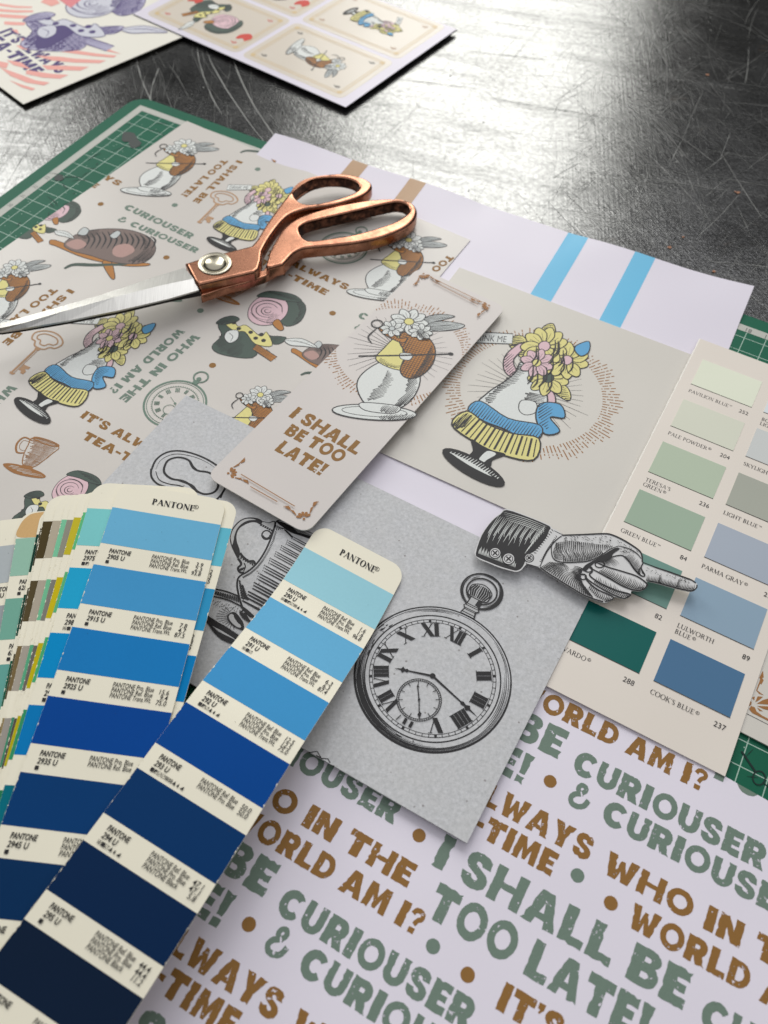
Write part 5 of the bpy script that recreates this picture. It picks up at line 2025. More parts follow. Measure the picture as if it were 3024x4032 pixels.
class Leaf:
    """a colour leaf: left and right edge curves in s (mm down from the top of the first swatch)"""
    def __init__(s, Lf, Rf):
        s.L, s.R = Lf, Rf

    def __call__(s, a, t, dz=0.0):
        l, r = s.L(t), s.R(t)
        k = a / LW
        return (l[0] + (r[0] - l[0]) * k, l[1] + (r[1] - l[1]) * k, l[2] + (r[2] - l[2]) * k + dz)


def make_leaf(lf, colours, s_end, heading=None, labels=(), first=True, tint=None):
    # body with rounded far corners
    rad = 6.5
    top = -13.2
    svals = []
    for k in range(8):
        svals.append(top + rad * (1 - math.cos(k / 7 * math.pi / 2)))
    svals += [top + rad + 1.7 + 2.5 * k for k in range(int((s_end - top - rad - 2) / 2.5) + 1)]
    v_, f_ = [], []
    NA = 6
    for dz in (0.0, -0.28):
        for t in svals:
            e = 0.0
            if t < top + rad:
                e = rad - math.sqrt(max(0, rad * rad - (top + rad - t) ** 2))
            for i in range(NA):
                a = e + (LW - 2 * e) * i / (NA - 1)
                v_.append(lf(a, t, dz))
    ns = len(svals)
    for j in range(ns - 1):
        for i in range(NA - 1):
            q_ = [j * NA + i, (j + 1) * NA + i, (j + 1) * NA + i + 1, j * NA + i + 1]
            f_.append(q_)
            f_.append([k + ns * NA for k in q_[::-1]])
    bd_ = [i for i in range(NA)] + [j * NA + NA - 1 for j in range(1, ns)] + [(ns - 1) * NA + i for i in range(NA - 2, -1, -1)] + [j * NA for j in range(ns - 2, 0, -1)]
    nb_ = len(v_)
    v_ += [v_[i] for i in bd_] + [v_[i + ns * NA] for i in bd_]
    for i in range(len(bd_)):
        j = (i + 1) % len(bd_)
        f_.append([nb_ + i, nb_ + j, nb_ + len(bd_) + j, nb_ + len(bd_) + i])
    body = mesh('colour_leaf', v_, f_, LEAFP, None, deck, dorg)
    for k, rgb in enumerate(colours):
        s0 = STEP * k
        if s0 > s_end - 2:
            break
        m = paper('leaf_%d_%d_%d' % rgb, R(*rgb, 1.1), 0.7, 0.04, 0.10, 0.3)
        pv, pf = [], []
        n_ = 9
        for j in range(n_ + 1):
            for i in range(5):
                pv.append(lf(0.05 + (LW - 0.1) * i / 4, s0 + SWH * j / n_, 0.06))
        for j in range(n_):
            for i in range(4):
                pf.append([j * 5 + i, (j + 1) * 5 + i, (j + 1) * 5 + i + 1, j * 5 + i + 1])
        mesh('colour_patch', pv, pf, m, None, body, dorg)
    ik = Ink(lambda a, t, dz: lf(a, -t, dz), None, 0.08, 0.0015)

    def put(text, a, s_, cap, kx, bold=0.0, align='L', slant=0.0, fit=None):
        if fit:
            kx = fit / (btext(text, bold)[2] * cap)
        sans(ik, text, lambda x, y: (a + x, -s_ + y), cap, TEXTK, kx, bold, align, slant)
    rc = random.Random(int(s_end + len(labels) * 17 + lf(0, 0)[0]))
    for _ in range(70):      # worn edges: chips of bare board
        t = rc.uniform(0, s_end)
        side = rc.choice((0, 0, 1))
        w_, L = rc.uniform(0.1, 0.4), rc.uniform(0.3, 2.0)
        e = LW if side else 0.0
        d = -1 if side else 1
        ik.poly([[(e, -t), (e + d * w_, -t - L * .3), (e + d * w_ * .6, -t - L * .7), (e, -t - L)]], LEAFP)
    for _ in range(14):
        ik.poly([ell(rc.uniform(3, 41), -rc.uniform(-10, s_end), rc.uniform(0.06, 0.14), rc.uniform(0.06, 0.14), 6)], TEXTK)
    if heading:
        serif(ik, 'PANTONE', lambda x, y: (15.2 + x, 4.6 + y), 3.0, TEXTK, SERIFB, 3, 0.98)
        ik.line(ell(33.0, 6.9, 0.95, 0.95, 16), 0.2, TEXTK, closed=True)
        put('R', 32.5, -6.3, 1.2, 0.8)
    for k, (num, syms, rows_) in enumerate(labels):
        s0 = STEP * k + SWH
        if s0 > s_end - 4 or num is None:
            continue
        put('PANTONE', 4.3, s0 + 4.0, 2.0, 0.72, 0.022, 'L', 0.08, 8.6)
        put(num, 4.3, s0 + 6.8, 2.05, 0.76, 0.02, 'L', 0.08, 6.7 if len(num) > 5 else 5.6)
        for i, sy in enumerate(syms):
            x, y = 4.3 + 1.55 * i, -(s0 + 9.0)
            if sy in 'BHCNS':
                ik.line([(x, y), (x + 1.2, y), (x + 1.2, y + 1.3), (x, y + 1.3)], 0.14, TEXTK, closed=True)
            if sy == 'B':
                ik.poly([rect(x, y, x + 1.25, y + 1.3)], TEXTK)
            elif sy == 'H':
                ik.poly([[(x, y + 1.3), (x, y), (x + 1.2, y + 1.3)]], TEXTK)
            elif sy == 'C':
                ik.line(ell(x + .6, y + .65, .32, .32, 10), 0.2, TEXTK, closed=True)
            elif sy == 'N':
                ik.line([(x, y), (x + 1.2, y + 1.3)], 0.14, TEXTK)
            elif sy == 'S':
                for q_ in (0.3, 0.65, 1.0):
                    ik.line([(x, y + q_), (x + 1.2, y + q_)], 0.18, TEXTK)
            elif sy == 'T':
                ik.poly([[(x, y), (x + 1.2, y), (x + .7, y + 1.5)]], TEXTK)
            elif sy == 'D':
                ik.poly([[(x + .2, y + .3), (x + .6, y - .1), (x + 1.0, y + .3), (x + .6, y + 1.4)]], TEXTK)
            elif sy == 'Q':
                ik.poly([[(x, y), (x + 1.3, y), (x + 1.2, y + 1.4)]], TEXTK)
        for i, (a_, b_) in enumerate(rows_):
            y = s0 + 3.55 + 2.15 * i
            put('PANTONE ' + a_, 21.2, y, 1.95, 0.56, 0.004, 'L', 0.1, 13.4 if a_ == BK else 14.9)
            put(b_, 41.6, y + 0.4, 1.95, 0.66, 0.004, 'R', 0.1, 0.95 * len(b_))
    ik.build('printed_label', body, dorg)
    return body


def curve3(ss, pts):
    """smooth 3-D curve through photographed edge points; outer ends run on straight"""
    ss, P_ = np.array(ss), np.array(pts)
    cx_ = [np.polyfit(ss, P_[:, i], 2) for i in range(2)]

    def f(t):
        tt = min(max(t, ss[0]), ss[-1])
        o = [np.polyval(c, tt) + np.polyval(np.polyder(c), tt) * (t - tt) for c in cx_]
        return (o[0], o[1])
    return f


def edge_leaf(S, Lp, Rp, zf):
    Lw = [at(p, zf(s_)) for s_, p in zip(S, Lp)]
    Rw = [at(p, zf(s_)) for s_, p in zip(S, Rp)]
    fl, fr = curve3(S, Lw), curve3(S, Rw)
    return Leaf(lambda t: (*fl(t), zf(t)), lambda t: (*fr(t), zf(t)))


_zx = [-14, 0, 10, 18, 28, 46, 57, 75, 85, 103, 114, 132, 150, 175, 210]
_zz = [5.0, 5.1, 5.5, 6.4, 8.3, 13.2, 16.2, 20.6, 22.3, 23.9, 24.4, 25.2, 25.7, 26.0, 26.2]


def z290(t):
    # lies on the board at the tip and climbs back on to the deck
    return float(sum(np.interp(t + d, _zx, _zz) for d in range(-9, 10, 2)) / 10)


S290 = [0, 18, 28.4, 46.4, 56.8, 74.8, 85.2, 103.2, 113.6, 131.6, 142, 160, 170.4]
L290 = [cA(305, 768), cA(172, 942), cA(95, 1045), cC(1450, 30), cC(1368, 148), cC(1205, 355), cC(1105, 482), cC(925, 712), cC(815, 855), cE(620, 95), cE(500, 255), cE(275, 558), cE(135, 740)]
R290 = [cA(832, 1052), cA(718, 1240), cA(650, 1355), cB(522, 358), cB(440, 487), cB(300, 715), cB(215, 855), cB(55, 1105), cC(1465, 1262), cE(1285, 515), cE(1175, 690), cE(972, 1020), cE(845, 1220)]
leaf290 = edge_leaf(S290, L290, R290, z290)
RB, PB, TW, BK = 'Ref. Blue', 'Pro. Blue', 'Trans.Wt.', 'Black'
make_leaf(leaf290, [(150, 200, 212), (100, 170, 208), (62, 142, 194), (0, 66, 138), (2, 50, 98), (4, 36, 72), (8, 28, 52)], 205, True,
          [('290 U', 'CBHNSTDQ', ((RB, '1.6'), (PB, '1.6'), (TW, '96.8'))), ('291 U', 'CBN', ((RB, '6.3'), (PB, '6.3'), (TW, '87.4'))),
           ('292 U', 'BHNTDQ', ((RB, '12.5'), (PB, '12.5'), (TW, '75.0'))), ('293 U', 'BHNNSSTDQ', ((RB, '50.0'), (PB, '50.0'))),
           ('294 U', 'CBNTDQ', ((RB, '47.1'), (PB, '47.1'), (BK, '5.8'))), ('295 U', 'B', ((RB, '44.4'), (PB, '44.4'), (BK, '11.2'))), ('296 U', 'B', ((RB, '33.6'), (PB, '33.6'), (BK, '32.8')))])
zc = 21.6
S29 = [0, 18, 28.4, 46.4, 56.8, 74.8, 85.2]
L29 = [cF(668, 520), cF(597, 735), cF(555, 865), cF(478, 1095), cF(428, 1232), cC(340, 282), cC(285, 432)]
R29 = [cF(1312, 630), cF(1255, 838), cF(1228, 968), cF(1160, 1200), cF(1132, 1340), cC(1062, 385), cC(1022, 538)]
leaf29 = edge_leaf(S29 + [103.2, 113.6, 131.6], L29 + [cC(182, 715), cC(122, 885), cC(5, 1205)], R29 + [cC(945, 820), cC(905, 985), cC(815, 1300)], lambda t: zc)
make_leaf(leaf29, [(104, 172, 206), (66, 146, 196), (24, 118, 182), (0, 66, 142), (2, 56, 108), (2, 44, 84), (6, 32, 60)], 205, True,
          [('2905 U', 'B', ((PB, '3.9'), (RB, '2.3'), (TW, '93.8'))), ('2915 U', 'B', ((PB, '7.8'), (RB, '4.7'), (TW, '87.5'))), ('2925 U', 'B', ((PB, '15.6'), (RB, '9.4'), (TW, '75.0'))),
           ('2935 U', 'B', ((PB, '62.5'), (RB, '37.5'))), ('2945 U', 'B', ((PB, '59.0'), (RB, '35.0'), (BK, '6.0'))), ('2955 U', 'B', ((PB, '53.0'), (RB, '32.0'), (BK, '15.0'))), ('2965 U', 'B', ((PB, '40.0'), (RB, '24.0'), (BK, '36.0')))])


def side_leaf(p_top, p_low, s_low, z, colours, labels=(), right=False, heading=None):
    """flat leaf from two points of one long edge"""
    a, b = at(p_top, z), at(p_low, z)
    d = Vector((b[0] - a[0], b[1] - a[1])).normalized()
    n_ = Vector((-d.y, d.x))        # towards the right edge when d points down the leaf
    if right:
        a = (a[0] - n_.x * LW, a[1] - n_.y * LW)
    lf = Leaf(lambda t: (a[0] + d.x * t, a[1] + d.y * t, z), lambda t: (a[0] + d.x * t + n_.x * LW, a[1] + d.y * t + n_.y * LW, z))
    return make_leaf(lf, colours, 205, heading, labels)


T3 = (('Cyan', '3.1'), (RB, '1.2'), (TW, '95.7'))
side_leaf(cF(1377, 652), cF(1285, 985), 28.4, 20.6, [(96, 180, 200), (46, 142, 186), (0, 118, 178), (0, 104, 168), (0, 84, 140), (0, 66, 112), (4, 46, 78)],
          [('2985 U', 'B', ((PB, '1.2'), (RB, '2.3'), (TW, '96.5')))] * 3, True, True)
side_leaf(cX(1140, 335), cX(915, 1090), 28.4, 19.6, [(122, 196, 196), (30, 158, 200), (0, 134, 192), (0, 116, 178), (0, 104, 120), (0, 84, 110), (4, 60, 84)],
          [('2975 U', 'BH', ()), ('2985 U', 'CB', ()), ('2995 U', 'B', ()), ('3005 U', 'B', ()), ('3015 U', 'B', ())], heading=True)
side_leaf(cX(1085, 390), cX(860, 1135), 28.4, 18.6, [(92, 180, 122), (88, 172, 118), (70, 164, 112), (50, 140, 96), (34, 120, 80), (28, 96, 66), (20, 70, 50)])
side_leaf(cX(965, 455), cX(755, 1200), 28.4, 17.6, [(190, 176, 44), (192, 174, 20), (184, 170, 16), (176, 164, 16), (120, 116, 24), (96, 92, 30), (70, 66, 30)])
side_leaf(cX(875, 487), cX(675, 1243), 28.4, 16.5, [(140, 138, 124), (122, 120, 112), (104, 98, 92), (84, 78, 72), (70, 66, 62), (56, 52, 50), (44, 42, 40)])
side_leaf(cX(805, 485), cX(615, 1240), 28.4, 15.5, [(120, 190, 152), (110, 180, 140), (86, 160, 122), (60, 132, 100), (44, 104, 80), (32, 80, 62), (24, 60, 48)])
side_leaf(cX(690, 500), cX(505, 1260), 28.4, 14.4, [(176, 166, 146), (168, 158, 142), (160, 152, 140), (150, 144, 136), (140, 132, 122), (120, 112, 104), (100, 92, 86)])
side_leaf(cX(562, 510), cX(405, 1270), 28.4, 13.3, [(74, 62, 34), (82, 70, 44), (116, 98, 64), (140, 122, 80), (160, 146, 110), (180, 170, 140), (196, 188, 164)])
side_leaf(cX(525, 600), cX(372, 1330), 28.4, 12.2, [(60, 56, 40), (66, 62, 44), (80, 74, 50), (90, 84, 60), (110, 104, 80), (130, 124, 100), (150, 144, 120)])
side_leaf(cX(475, 680), cX(325, 1410), 28.4, 11.2, [(12, 58, 46), (10, 66, 52), (8, 84, 62), (10, 96, 70), (20, 110, 84), (40, 130, 100), (60, 150, 120)])
l628 = side_leaf(cX(207, 735), cX(80, 1480), 28.4, 10.2, [(146, 186, 166), (112, 164, 146), (96, 156, 146), (60, 130, 124), (30, 104, 104), (14, 80, 84), (8, 60, 66)],
                 [('628 U', 'B', ()), ('629 U', 'B', ()), ('630 U', 'B', ()), ('631 U', 'B', ())])
side_leaf(cX(-215, 860), cX(-300, 1610), 28.4, 8.2, [(172, 178, 180), (150, 156, 158), (130, 136, 140), (110, 116, 120), (90, 96, 100), (70, 76, 80), (52, 56, 60)],
          [('621 U', 'B', ()), ('622 U', 'B', ())], heading=True)
STAIN = ink('tan_stain', R(198, 160, 106), 0.6)
# worn tan margin of the 628 leaf
a_, b_ = at(cX(207, 735), 10.2), at(cX(80, 1480), 10.2)
d_ = Vector((b_[0] - a_[0], b_[1] - a_[1])).normalized()
n_ = Vector((-d_.y, d_.x))
ik = Ink(lambda a, t, dz: (a_[0] + d_.x * -t + n_.x * a, a_[1] + d_.y * -t + n_.y * a, 10.2 + dz))
ik.poly([smooth([(0.4, 1.0), (0.5, 6), (2.8, 10.5), (7, 12.6), (20, 12.8), (30, 12), (30, 1.5), (18, 0.6), (8, 0.2)], True, 4)], STAIN)
ik.build('tan_stain', l628, dorg)

# ------------------------------------------------------------------ scissors
COPPER, nt_, b_n = nodes('worn_copper')
n1 = noise(nt_, 120, 5, 0.7)
n2 = noise(nt_, 900, 3, 0.6)
r1 = ramp(nt_, n1.outputs[0], [(0.22, 0.25), (0.6, 1)])
cc = mixc(nt_, r1.outputs[0], (0.08, 0.034, 0.022), (0.48, 0.225, 0.14))
cc = mixc(nt_, ramp(nt_, n2.outputs[0], [(0.68, 0), (0.78, 0.6)]).outputs[0], cc, (0.05, 0.03, 0.03))
nt_.links.new(cc, b_n.inputs['Base Color'])
b_n.inputs['Metallic'].default_value = 1.0
nt_.links.new(ramp(nt_, n1.outputs[0], [(0.2, 0.36), (0.8, 0.18)]).outputs[0], b_n.inputs['Roughness'])
bump(nt_, b_n, n2.outputs[0], 0.15, 0.0001)
DARKCOPPER, nt_, b_n = nodes('dark_copper')  # darker copper for the walls of the finger holes
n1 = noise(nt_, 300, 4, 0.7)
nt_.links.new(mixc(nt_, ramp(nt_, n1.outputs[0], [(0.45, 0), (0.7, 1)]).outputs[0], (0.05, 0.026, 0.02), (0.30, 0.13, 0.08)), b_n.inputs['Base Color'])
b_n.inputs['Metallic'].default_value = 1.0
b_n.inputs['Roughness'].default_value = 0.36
STEEL, nt_, b_n = nodes('ground_steel')
tc_ = nt_.nodes.new('ShaderNodeTexCoord')
mp_ = nt_.nodes.new('ShaderNodeMapping')
mp_.vector_type = 'TEXTURE'
mp_.inputs['Rotation'].default_value = (0, 0, math.radians(95))
mp_.inputs['Scale'].default_value = (1 / 60, 1 / 2600, 1)
nt_.links.new(tc_.outputs['Object'], mp_.inputs[0])
ns_ = noise(nt_, 1, 3, 0.6, mp_.outputs[0])
nt_.links.new(mixc(nt_, ns_.outputs[0], (0.36, 0.35, 0.33), (0.70, 0.69, 0.66)), b_n.inputs['Base Color'])
b_n.inputs['Metallic'].default_value = 1.0
b_n.inputs['Roughness'].default_value = 0.34
bump(nt_, b_n, ns_.outputs[0], 0.2, 0.0001)
BRASS, nt_, b_n = nodes('nickel_screw')
b_n.inputs['Base Color'].default_value = (0.50, 0.46, 0.36, 1)
b_n.inputs['Metallic'].default_value = 1.0
b_n.inputs['Roughness'].default_value = 0.25
DARKM, nt_, b_n = nodes('blackened_metal')
b_n.inputs['Base Color'].default_value = (0.03, 0.026, 0.024, 1)
b_n.inputs['Metallic'].default_value = 0.6
b_n.inputs['Roughness'].default_value = 0.45

_g0, _g1 = at((1640, 800), 8), at((0, 1290), 18)
_gl = math.hypot(_g1[0] - _g0[0], _g1[1] - _g0[1])


def gz(x, y):
    t = ((x - _g0[0]) * (_g1[0] - _g0[0]) + (y - _g0[1]) * (_g1[1] - _g0[1])) / _gl / _gl
    return 11.0 + 8.0 * t


def scsurf(off):
    return Surf(lambda x, y: gz(x, y) + off)


sci_o = at(cS(700, 560), 1)
sorg2 = (sci_o[0], sci_o[1], 0.8)
scis = empty('scissors', sorg2)
tag(scis, 'copper handled tailor scissors with steel blades lying across the patterned paper', 'scissors')


def resample(ring, step):
    out = []
    n = len(ring)
    for i in range(n):
        p, q_ = ring[i], ring[(i + 1) % n]
        L = math.hypot(q_[0] - p[0], q_[1] - p[1])
        k = max(1, round(L / step))
        for j in range(k):
            out.append((p[0] + (q_[0] - p[0]) * j / k, p[1] + (q_[1] - p[1]) * j / k))
    return out


def inset(ring, d):
    n = len(ring)
    out = []
    for i in range(n):
        a, b = ring[i - 1], ring[(i + 1) % n]
        dx, dy = b[0] - a[0], b[1] - a[1]
        l = math.hypot(dx, dy) or 1
        out.append((ring[i][0] - dy / l * d, ring[i][1] + dx / l * d))
    return out


def solid(name, outer, holes, surf, thick, rad, mat, parent, org, floor=0.85):
    """thick plate following surf with rounded edges; outer ccw, holes cw"""
    rings = [ccw(outer)] + [list(reversed(ccw(h))) for h in holes]
    prof = [(rad * (1 - math.sin(a)), rad * (1 - math.cos(a))) for a in [math.pi / 2 * (1 - k / 5) for k in range(6)]]   # (inset, depth)
    prof = [(rad * (1 - math.cos(math.pi / 2 * k / 5)), rad * (1 - math.sin(math.pi / 2 * k / 5))) for k in range(5, -1, -1)]
    low = [(i_, thick - d_) for i_, d_ in reversed(prof)]
    levels = prof + low
    V, Fc, Mi = [], [], []
    start = []
    for ri, r in enumerate(rings):
        st = []
        for (ins, dep) in levels:
            st.append(len(V))
            for p0, p in zip(r, inset(r, ins)):
                V.append((p[0], p[1], max(floor, surf.z(*p0) - dep)))
        start.append(st)
        n = len(r)
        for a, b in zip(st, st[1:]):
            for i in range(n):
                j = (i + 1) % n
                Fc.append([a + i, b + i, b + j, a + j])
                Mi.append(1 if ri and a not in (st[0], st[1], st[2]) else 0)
    nsm = len(Fc)
    for lev, flip_ in ((0, False), (len(levels) - 1, True)):
        loops = []
        idx = []
        for r, st in zip(rings, start):
            loops.append([Vector((V[st[lev] + i][0], V[st[lev] + i][1], 0)) for i in range(len(r))])
            idx += [st[lev] + i for i in range(len(r))]
        for t in tessellate_polygon(loops):
            a, b, c = (V[idx[i]] for i in t)
            ar = (b[0] - a[0]) * (c[1] - a[1]) - (b[1] - a[1]) * (c[0] - a[0])
            if abs(ar) < 1e-10:
                continue
            t = list(t) if (ar > 0) != flip_ else list(reversed(t))
            Fc.append([idx[i] for i in t])
    o = mesh(name, V, Fc, [mat, DARKCOPPER], Mi + [0] * (len(Fc) - len(Mi)), parent, org)
    o.data.polygons.foreach_set('use_smooth', [True] * nsm + [False] * (len(Fc) - nsm))
    return o


hs = scsurf(0.0)
arm_out = [(480, 540), (515, 500), (570, 410), (635, 315), (700, 230), (755, 172), (810, 130), (880, 95), (1000, 71), (1100, 72), (1195, 92), (1250, 118), (1270, 148), (1255, 178), (1205, 212), (1100, 250), (1000, 275), (900, 288), (820, 303), (740, 332), (690, 372), (640, 432), (592, 502), (552, 576), (545, 640), (530, 690), (500, 712), (135, 796), (110, 775), (47, 655), (150, 622), (300, 585)]
arm_out = [arm_out[0]] + smooth(arm_out[1:24], False, 3) + arm_out[24:]
hole1 = [(757, 200), (790, 152), (850, 116), (950, 96), (1060, 95), (1140, 114), (1183, 150), (1165, 184), (1100, 215), (1000, 245), (900, 265), (830, 265), (785, 245)]
o1 = resample([hs.px(cS(*p)) for p in arm_out], 1.2)
h1 = resample(smooth([hs.px(cS(*p)) for p in hole1], True, 4), 1.2)
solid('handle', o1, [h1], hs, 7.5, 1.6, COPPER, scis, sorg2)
h2s = scsurf(-1.2)
arm2 = [(585, 690), (575, 665), (600, 580), (640, 500), (690, 425), (760, 370), (850, 330), (1000, 286), (1150, 256), (1300, 236), (1430, 234), (1520, 254), (1562, 300), (1555, 355), (1510, 405), (1430, 448), (1320, 488), (1200, 515), (1050, 535), (900, 548), (820, 558), (760, 588), (715, 635), (690, 662)]
hole2 = [(795, 430), (830, 395), (900, 373), (1050, 338), (1200, 303), (1350, 268), (1440, 254), (1498, 278), (1508, 315), (1470, 352), (1400, 390), (1280, 430), (1150, 465), (1000, 490), (880, 505), (822, 490)]
o2 = resample([h2s.px(cS(*p)) for p in (arm2[:2] + smooth(arm2[2:], False, 3))], 1.2)
h2 = resample(smooth([h2s.px(cS(*p)) for p in hole2], True, 4), 1.2)
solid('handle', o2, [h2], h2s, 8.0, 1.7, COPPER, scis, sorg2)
lows = scsurf(-5.2)
lowbar = [(150, 872), (148, 830), (330, 790), (560, 700), (600, 640), (700, 640), (692, 676), (570, 742), (440, 785), (300, 822)]
solid('shank', resample([lows.px(cS(*p)) for p in lowbar], 1.5), [], lows, 5.0, 0.8, COPPER, scis, sorg2)
# blades
def blade(name, top, ridge, bot, off, thick, mat):
    """hollow-ground blade: spine, ridge and edge polylines as photograph positions"""
    n = len(top)
    A_ = [scsurf(off).px(p) for p in top]
    B_ = [scsurf(off + 0.9).px(p) for p in ridge]
    C_ = [scsurf(off - 0.9).px(p) for p in bot]
    V = []
    for k in range(n):
        for P_, o_ in ((A_[k], off), (B_[k], off + 0.9), (C_[k], off - 0.9)):
            V.append((P_[0], P_[1], gz(*P_) + o_))
        for P_, o_ in ((A_[k], off - thick), (C_[k], off - 0.9 - thick * 0.6)):
            V.append((P_[0], P_[1], gz(*P_) + o_))
    F_ = []
    for k in range(n - 1):
        a, b = 5 * k, 5 * (k + 1)
        F_ += [[a, a + 1, b + 1, b], [a + 1, a + 2, b + 2, b + 1], [a + 3, a, b, b + 3], [a + 2, a + 4, b + 4, b + 2], [a + 4, a + 3, b + 3, b + 4]]
    F_ += [[0, 3, 4, 2, 1], [5 * (n - 1) + i for i in (0, 1, 2, 4, 3)]]
    return mesh(name, V, F_, mat, None, scis, sorg2)


bt_ = [(1095, 308), (900, 368), (600, 468), (300, 555), (100, 612), (0, 638), (-60, 668)]
brd = [(1150, 372), (960, 412), (680, 482), (380, 566), (140, 636), (10, 664), (-62, 676)]
bb_ = [(1180, 440), (1000, 492), (700, 562), (400, 622), (160, 664), (10, 686), (-60, 682)]
blade('blade', [cM0(*p) for p in bt_], [cM0(*p) for p in brd], [cM0(*p) for p in bb_], -1.6, 1.5, STEEL)
bt2 = [(1150, 400), (950, 440), (680, 505), (380, 585), (140, 645), (10, 676), (-58, 684)]
brd2 = [(1185, 445), (1000, 488), (700, 560), (400, 620), (160, 664), (10, 688), (-58, 690)]
bb2 = [(1195, 470), (1005, 507), (705, 578), (403, 637), (162, 678), (12, 700), (-56, 696)]
blade('blade', [cM0(*p) for p in bt2], [cM0(*p) for p in brd2], [cM0(*p) for p in bb2], -4.4, 1.0, DARKM)
# pivot screw: knurled washer and domed head
wc = hs.px(cS(243, 665))
wr = 0.5 * math.hypot(*(a - b for a, b in zip(hs.px(cS(130, 665)), hs.px(cS(357, 665)))))


def lathe(name, c, prof, mat, n=40, knurl=0.0, parent=None):
    V, F_ = [], []
    zt = gz(*c)
    for r, h in prof:
        for k in range(n):
            a = 2 * math.pi * k / n
            rr_ = r * (1 + (knurl if k % 2 else 0))
            V.append((c[0] + rr_ * math.cos(a), c[1] + rr_ * math.sin(a), zt + h))
    for j in range(len(prof) - 1):
        for k in range(n):
            k2 = (k + 1) % n
            F_.append([j * n + k, j * n + k2, (j + 1) * n + k2, (j + 1) * n + k])
    F_.append([(len(prof) - 1) * n + k for k in range(n)])
    return mesh(name, V, F_, mat, None, parent, sorg2, knurl == 0)


screw = lathe('pivot_screw', wc, [(wr * 0.70, 0.5), (wr * 0.68, 1.0), (wr * 0.60, 1.7), (wr * 0.46, 2.3), (wr * 0.25, 2.65), (wr * 0.03, 2.75)], BRASS, parent=scis)
lathe('knurled_washer', wc, [(wr, -0.2), (wr, 0.55), (wr * 0.97, 0.85), (wr * 0.88, 0.95), (wr * 0.8, 0.7), (wr * 0.6, 0.6)], BRASS, 90, -0.02, screw)

# ------------------------------------------------------------------ poster at the top left
QSURF = Surf(lambda x, y: TB + 2.6)
QPAP = paper('cream_poster_paper', R(222, 218, 206), 0.5, 0.012, 0.35, 0.15)
qq = QSURF.px
v0_, v1_, v2_ = qq(cO(138, 618)), qq(cO(1085, 218)), qq(cO(0, 515))
ur_ = Vector((v1_[0] - v0_[0], v1_[1] - v0_[1])).normalized()
ul_ = Vector((v2_[0] - v0_[0], v2_[1] - v0_[1])).normalized()
q0 = Vector(v0_)
qr = [tuple(q0), tuple(q0 + ur_ * 300), tuple(q0 + ur_ * 300 + ul_ * 210), tuple(q0 + ul_ * 210)]
poster, qorg = slab('tea_time_poster', qr, QSURF, 0.4, QPAP)
tag(poster, 'cream print with coral stripes, purple flowers and a purple tea-time slogan', 'poster')
ik = Ink(on(QSURF), ccw(qr))
CORALM = CORAL
for (l0, l1, r0_, r1_, bend) in (((0, -10), (0, 8), (280, -30), (260, 5), 0), ((-10, 75), (-10, 105), (330, 75), (300, 95), 6), ((-10, 140), (-10, 170), (350, 160), (320, 185), 8),
                                 ((-10, 205), (-10, 232), (330, 225), (340, 245), 8), ((130, 212), (150, 240), (400, 250), (420, 290), 5), ((160, 262), (200, 300), (560, 360), (620, 366), -10),
                                 ((-10, 430), (-10, 440), (330, 440), (480, 478), -4)):
    pass
strips_ = [[(-20, 30), (150, 55), (300, 62), (300, 75), (150, 75), (-20, 52)], [(-20, 82), (150, 95), (310, 98), (310, 115), (150, 118), (-20, 108)], [(-20, 130), (150, 140), (280, 150), (290, 172), (150, 172), (-20, 160)],
           [(40, 200), (150, 206), (240, 212), (225, 236), (120, 235), (40, 228)], [(110, 275), (160, 278), (180, 320), (140, 300)], [(200, 360), (310, 365), (330, 400), (200, 398)],
           [(150, 425), (300, 430), (460, 440), (490, 478), (330, 470), (200, 458)], [(330, 520), (560, 530), (700, 548), (990, 565), (930, 590), (700, 585), (480, 565)],
           [(540, 455), (700, 470), (900, 500), (1090, 520), (1060, 538), (880, 525), (680, 500), (530, 478)], [(820, 415), (900, 412), (1000, 455), (1130, 505), (1000, 480), (900, 440)],
           [(390, 610), (600, 615), (830, 625), (750, 660), (600, 655), (440, 650)], [(250, 655), (480, 690), (640, 700), (560, 735), (400, 725), (240, 690)], [(60, 560), (200, 585), (290, 650), (130, 610)],
           [(0, 630), (200, 700), (330, 750), (465, 772), (410, 798), (250, 772), (100, 710)], [(90, 750), (200, 790), (330, 828), (300, 845), (200, 815)], [(-20, 570), (80, 590), (60, 640), (-20, 620)], [(380, 20), (480, 60), (560, 30), (520, -10), (420, -10)]]
for p in strips_:
    ik.poly([[qq(cT(*t)) for t in p]], CORAL)
ik.poly([[qq(cT(*t)) for t in ((540, -10), (770, -10), (660, 75))]], ink('rose_triangle', R(214, 128, 132)))
ik.build('printed_stripes', poster, qorg)
picture('printed_picture', poster, qorg, QSURF, pic_pot, qq(cT(560, 430)), qq(cT(860, -150)), ccw(qr), 1, 51, mono=True)
for tx, a, b, cap in (("IT'S ALWAYS", cT(-20, 305), cT(535, 690), 10.5), ('TEA-TIME', cT(-190, 330), cT(290, 705), 10.5)):
    words(poster, qorg, QSURF, tx, qq(a), qq(b), cap, PURPLE, ccw(qr), 0.8, 3)

# ------------------------------------------------------------------ uncut sheet of playing cards
YSURF = Surf(lambda x, y: TB + 3.4)
yq = YSURF.px
y0_, y1_, y2_ = yq((1361, 422)), yq((1795, 113)), yq((550, 66))
yu = Vector((y0_[0] - y2_[0], y0_[1] - y2_[1])).normalized()
yv = Vector((-yu.y, yu.x))
Y0 = Vector(y0_)
YH = math.hypot(y1_[0] - y0_[0], y1_[1] - y0_[1])


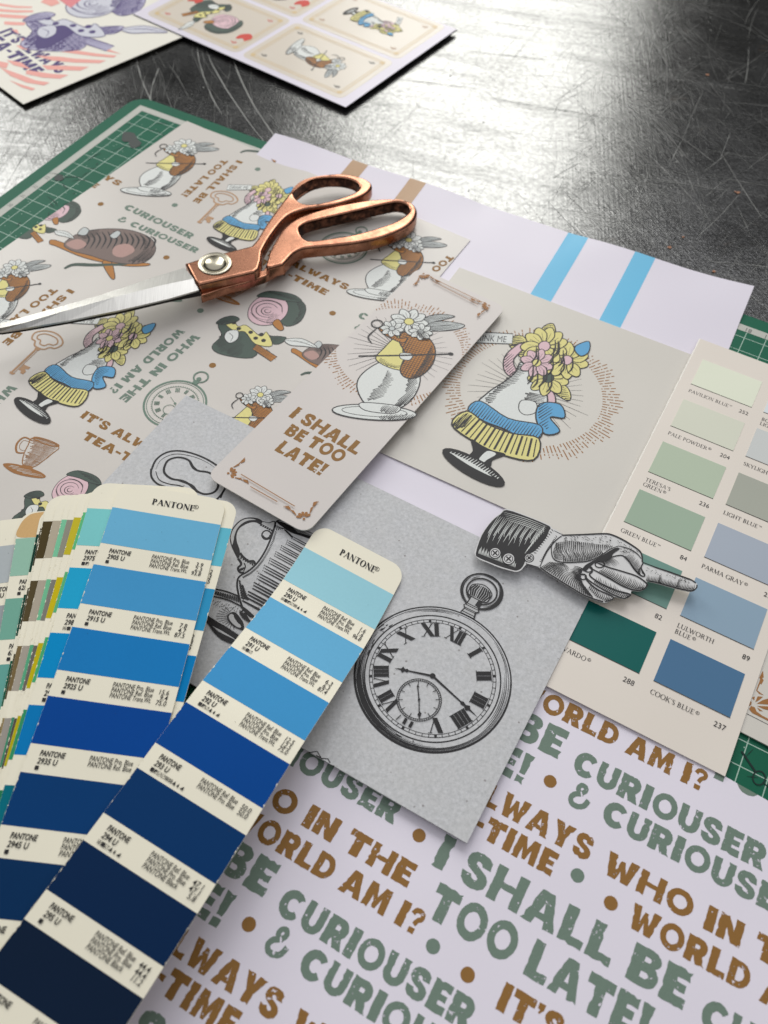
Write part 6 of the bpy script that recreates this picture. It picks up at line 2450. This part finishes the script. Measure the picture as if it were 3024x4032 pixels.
def yl(u, v):
    p = Y0 + yu * u + yv * v
    return (p.x, p.y)


ysheet, yorg = slab('uncut_card_sheet', [yl(-195, 0), yl(0, 0), yl(0, YH), yl(-195, YH)], YSURF, 1.2, WPAP, None, None, RIMSHADE)  # edge coloured black for the thin shadow under the raised sheet
tag(ysheet, 'white uncut sheet of pale playing cards on the table behind the cutting mat', 'card sheet')
YCARD = paper('pale_buff_card', R(206, 196, 182), 0.34, 0.012, 0.5, 0.08)
n_card = 0
for cu in (-188, -96):
    for cv in (5.5, 69.5):
        cs_ = Surf(lambda x, y: YSURF.z(x, y) + 0.06)
        pc = [yl(*p) for p in rrect(cu, cv, cu + 88, cv + 60, 5)]
        cardo, _ = slab('printed_card', pc, cs_, 0.05, YCARD, ysheet, yorg)
        ik = Ink(on(cs_))
        for ins, wd in ((4.5, 0.7), (6.5, 0.5)):
            ik.line([yl(*p) for p in rrect(cu + ins, cv + ins, cu + 88 - ins, cv + 60 - ins, 1.5)], wd, GOLD, closed=True)
        red = (cu < -100) == (cv < 60) or cv > 100
        nc = RED if cu == -188 else (SOFTBLACK if cv < 60 else BROWNP)
        for (a, b, fl) in ((12, 49, 1), (76, 49, 1), (12, 10, -1), (76, 10, -1)):
            sans(ik, '9', lambda x, y, a=a, b=b: yl(cu + a + y - 2.5, cv + b - x + 2), 5.0, nc, 0.9)
        for a, b in ((6, 6), (82, 6), (6, 54), (82, 54)):
            ik.poly([[yl(cu + a + x, cv + b + y) for x, y in ell(0, 0, 2, 2, 8)]], GOLD)
        if cu == -188:
            for a, b in ((78, 20), (14, 38)):
                ik.poly([[yl(cu + a + x, cv + b + y) for x, y in smooth([(0, 6), (5, 2), (3, -4), (0, -2), (-4, -5), (-5, 1)], True, 3)]], RED)
        ik.build('printed_border', cardo, yorg)
        fn = pic_pot if cu == -188 else (pic_jug if cv < 60 else pic_urn)
        mid = cv + 30
        picture('printed_picture', cardo, yorg, cs_, fn, yl(cu + 22, mid + 2), yl(cu + 66, mid + 2), None, 1, 61)
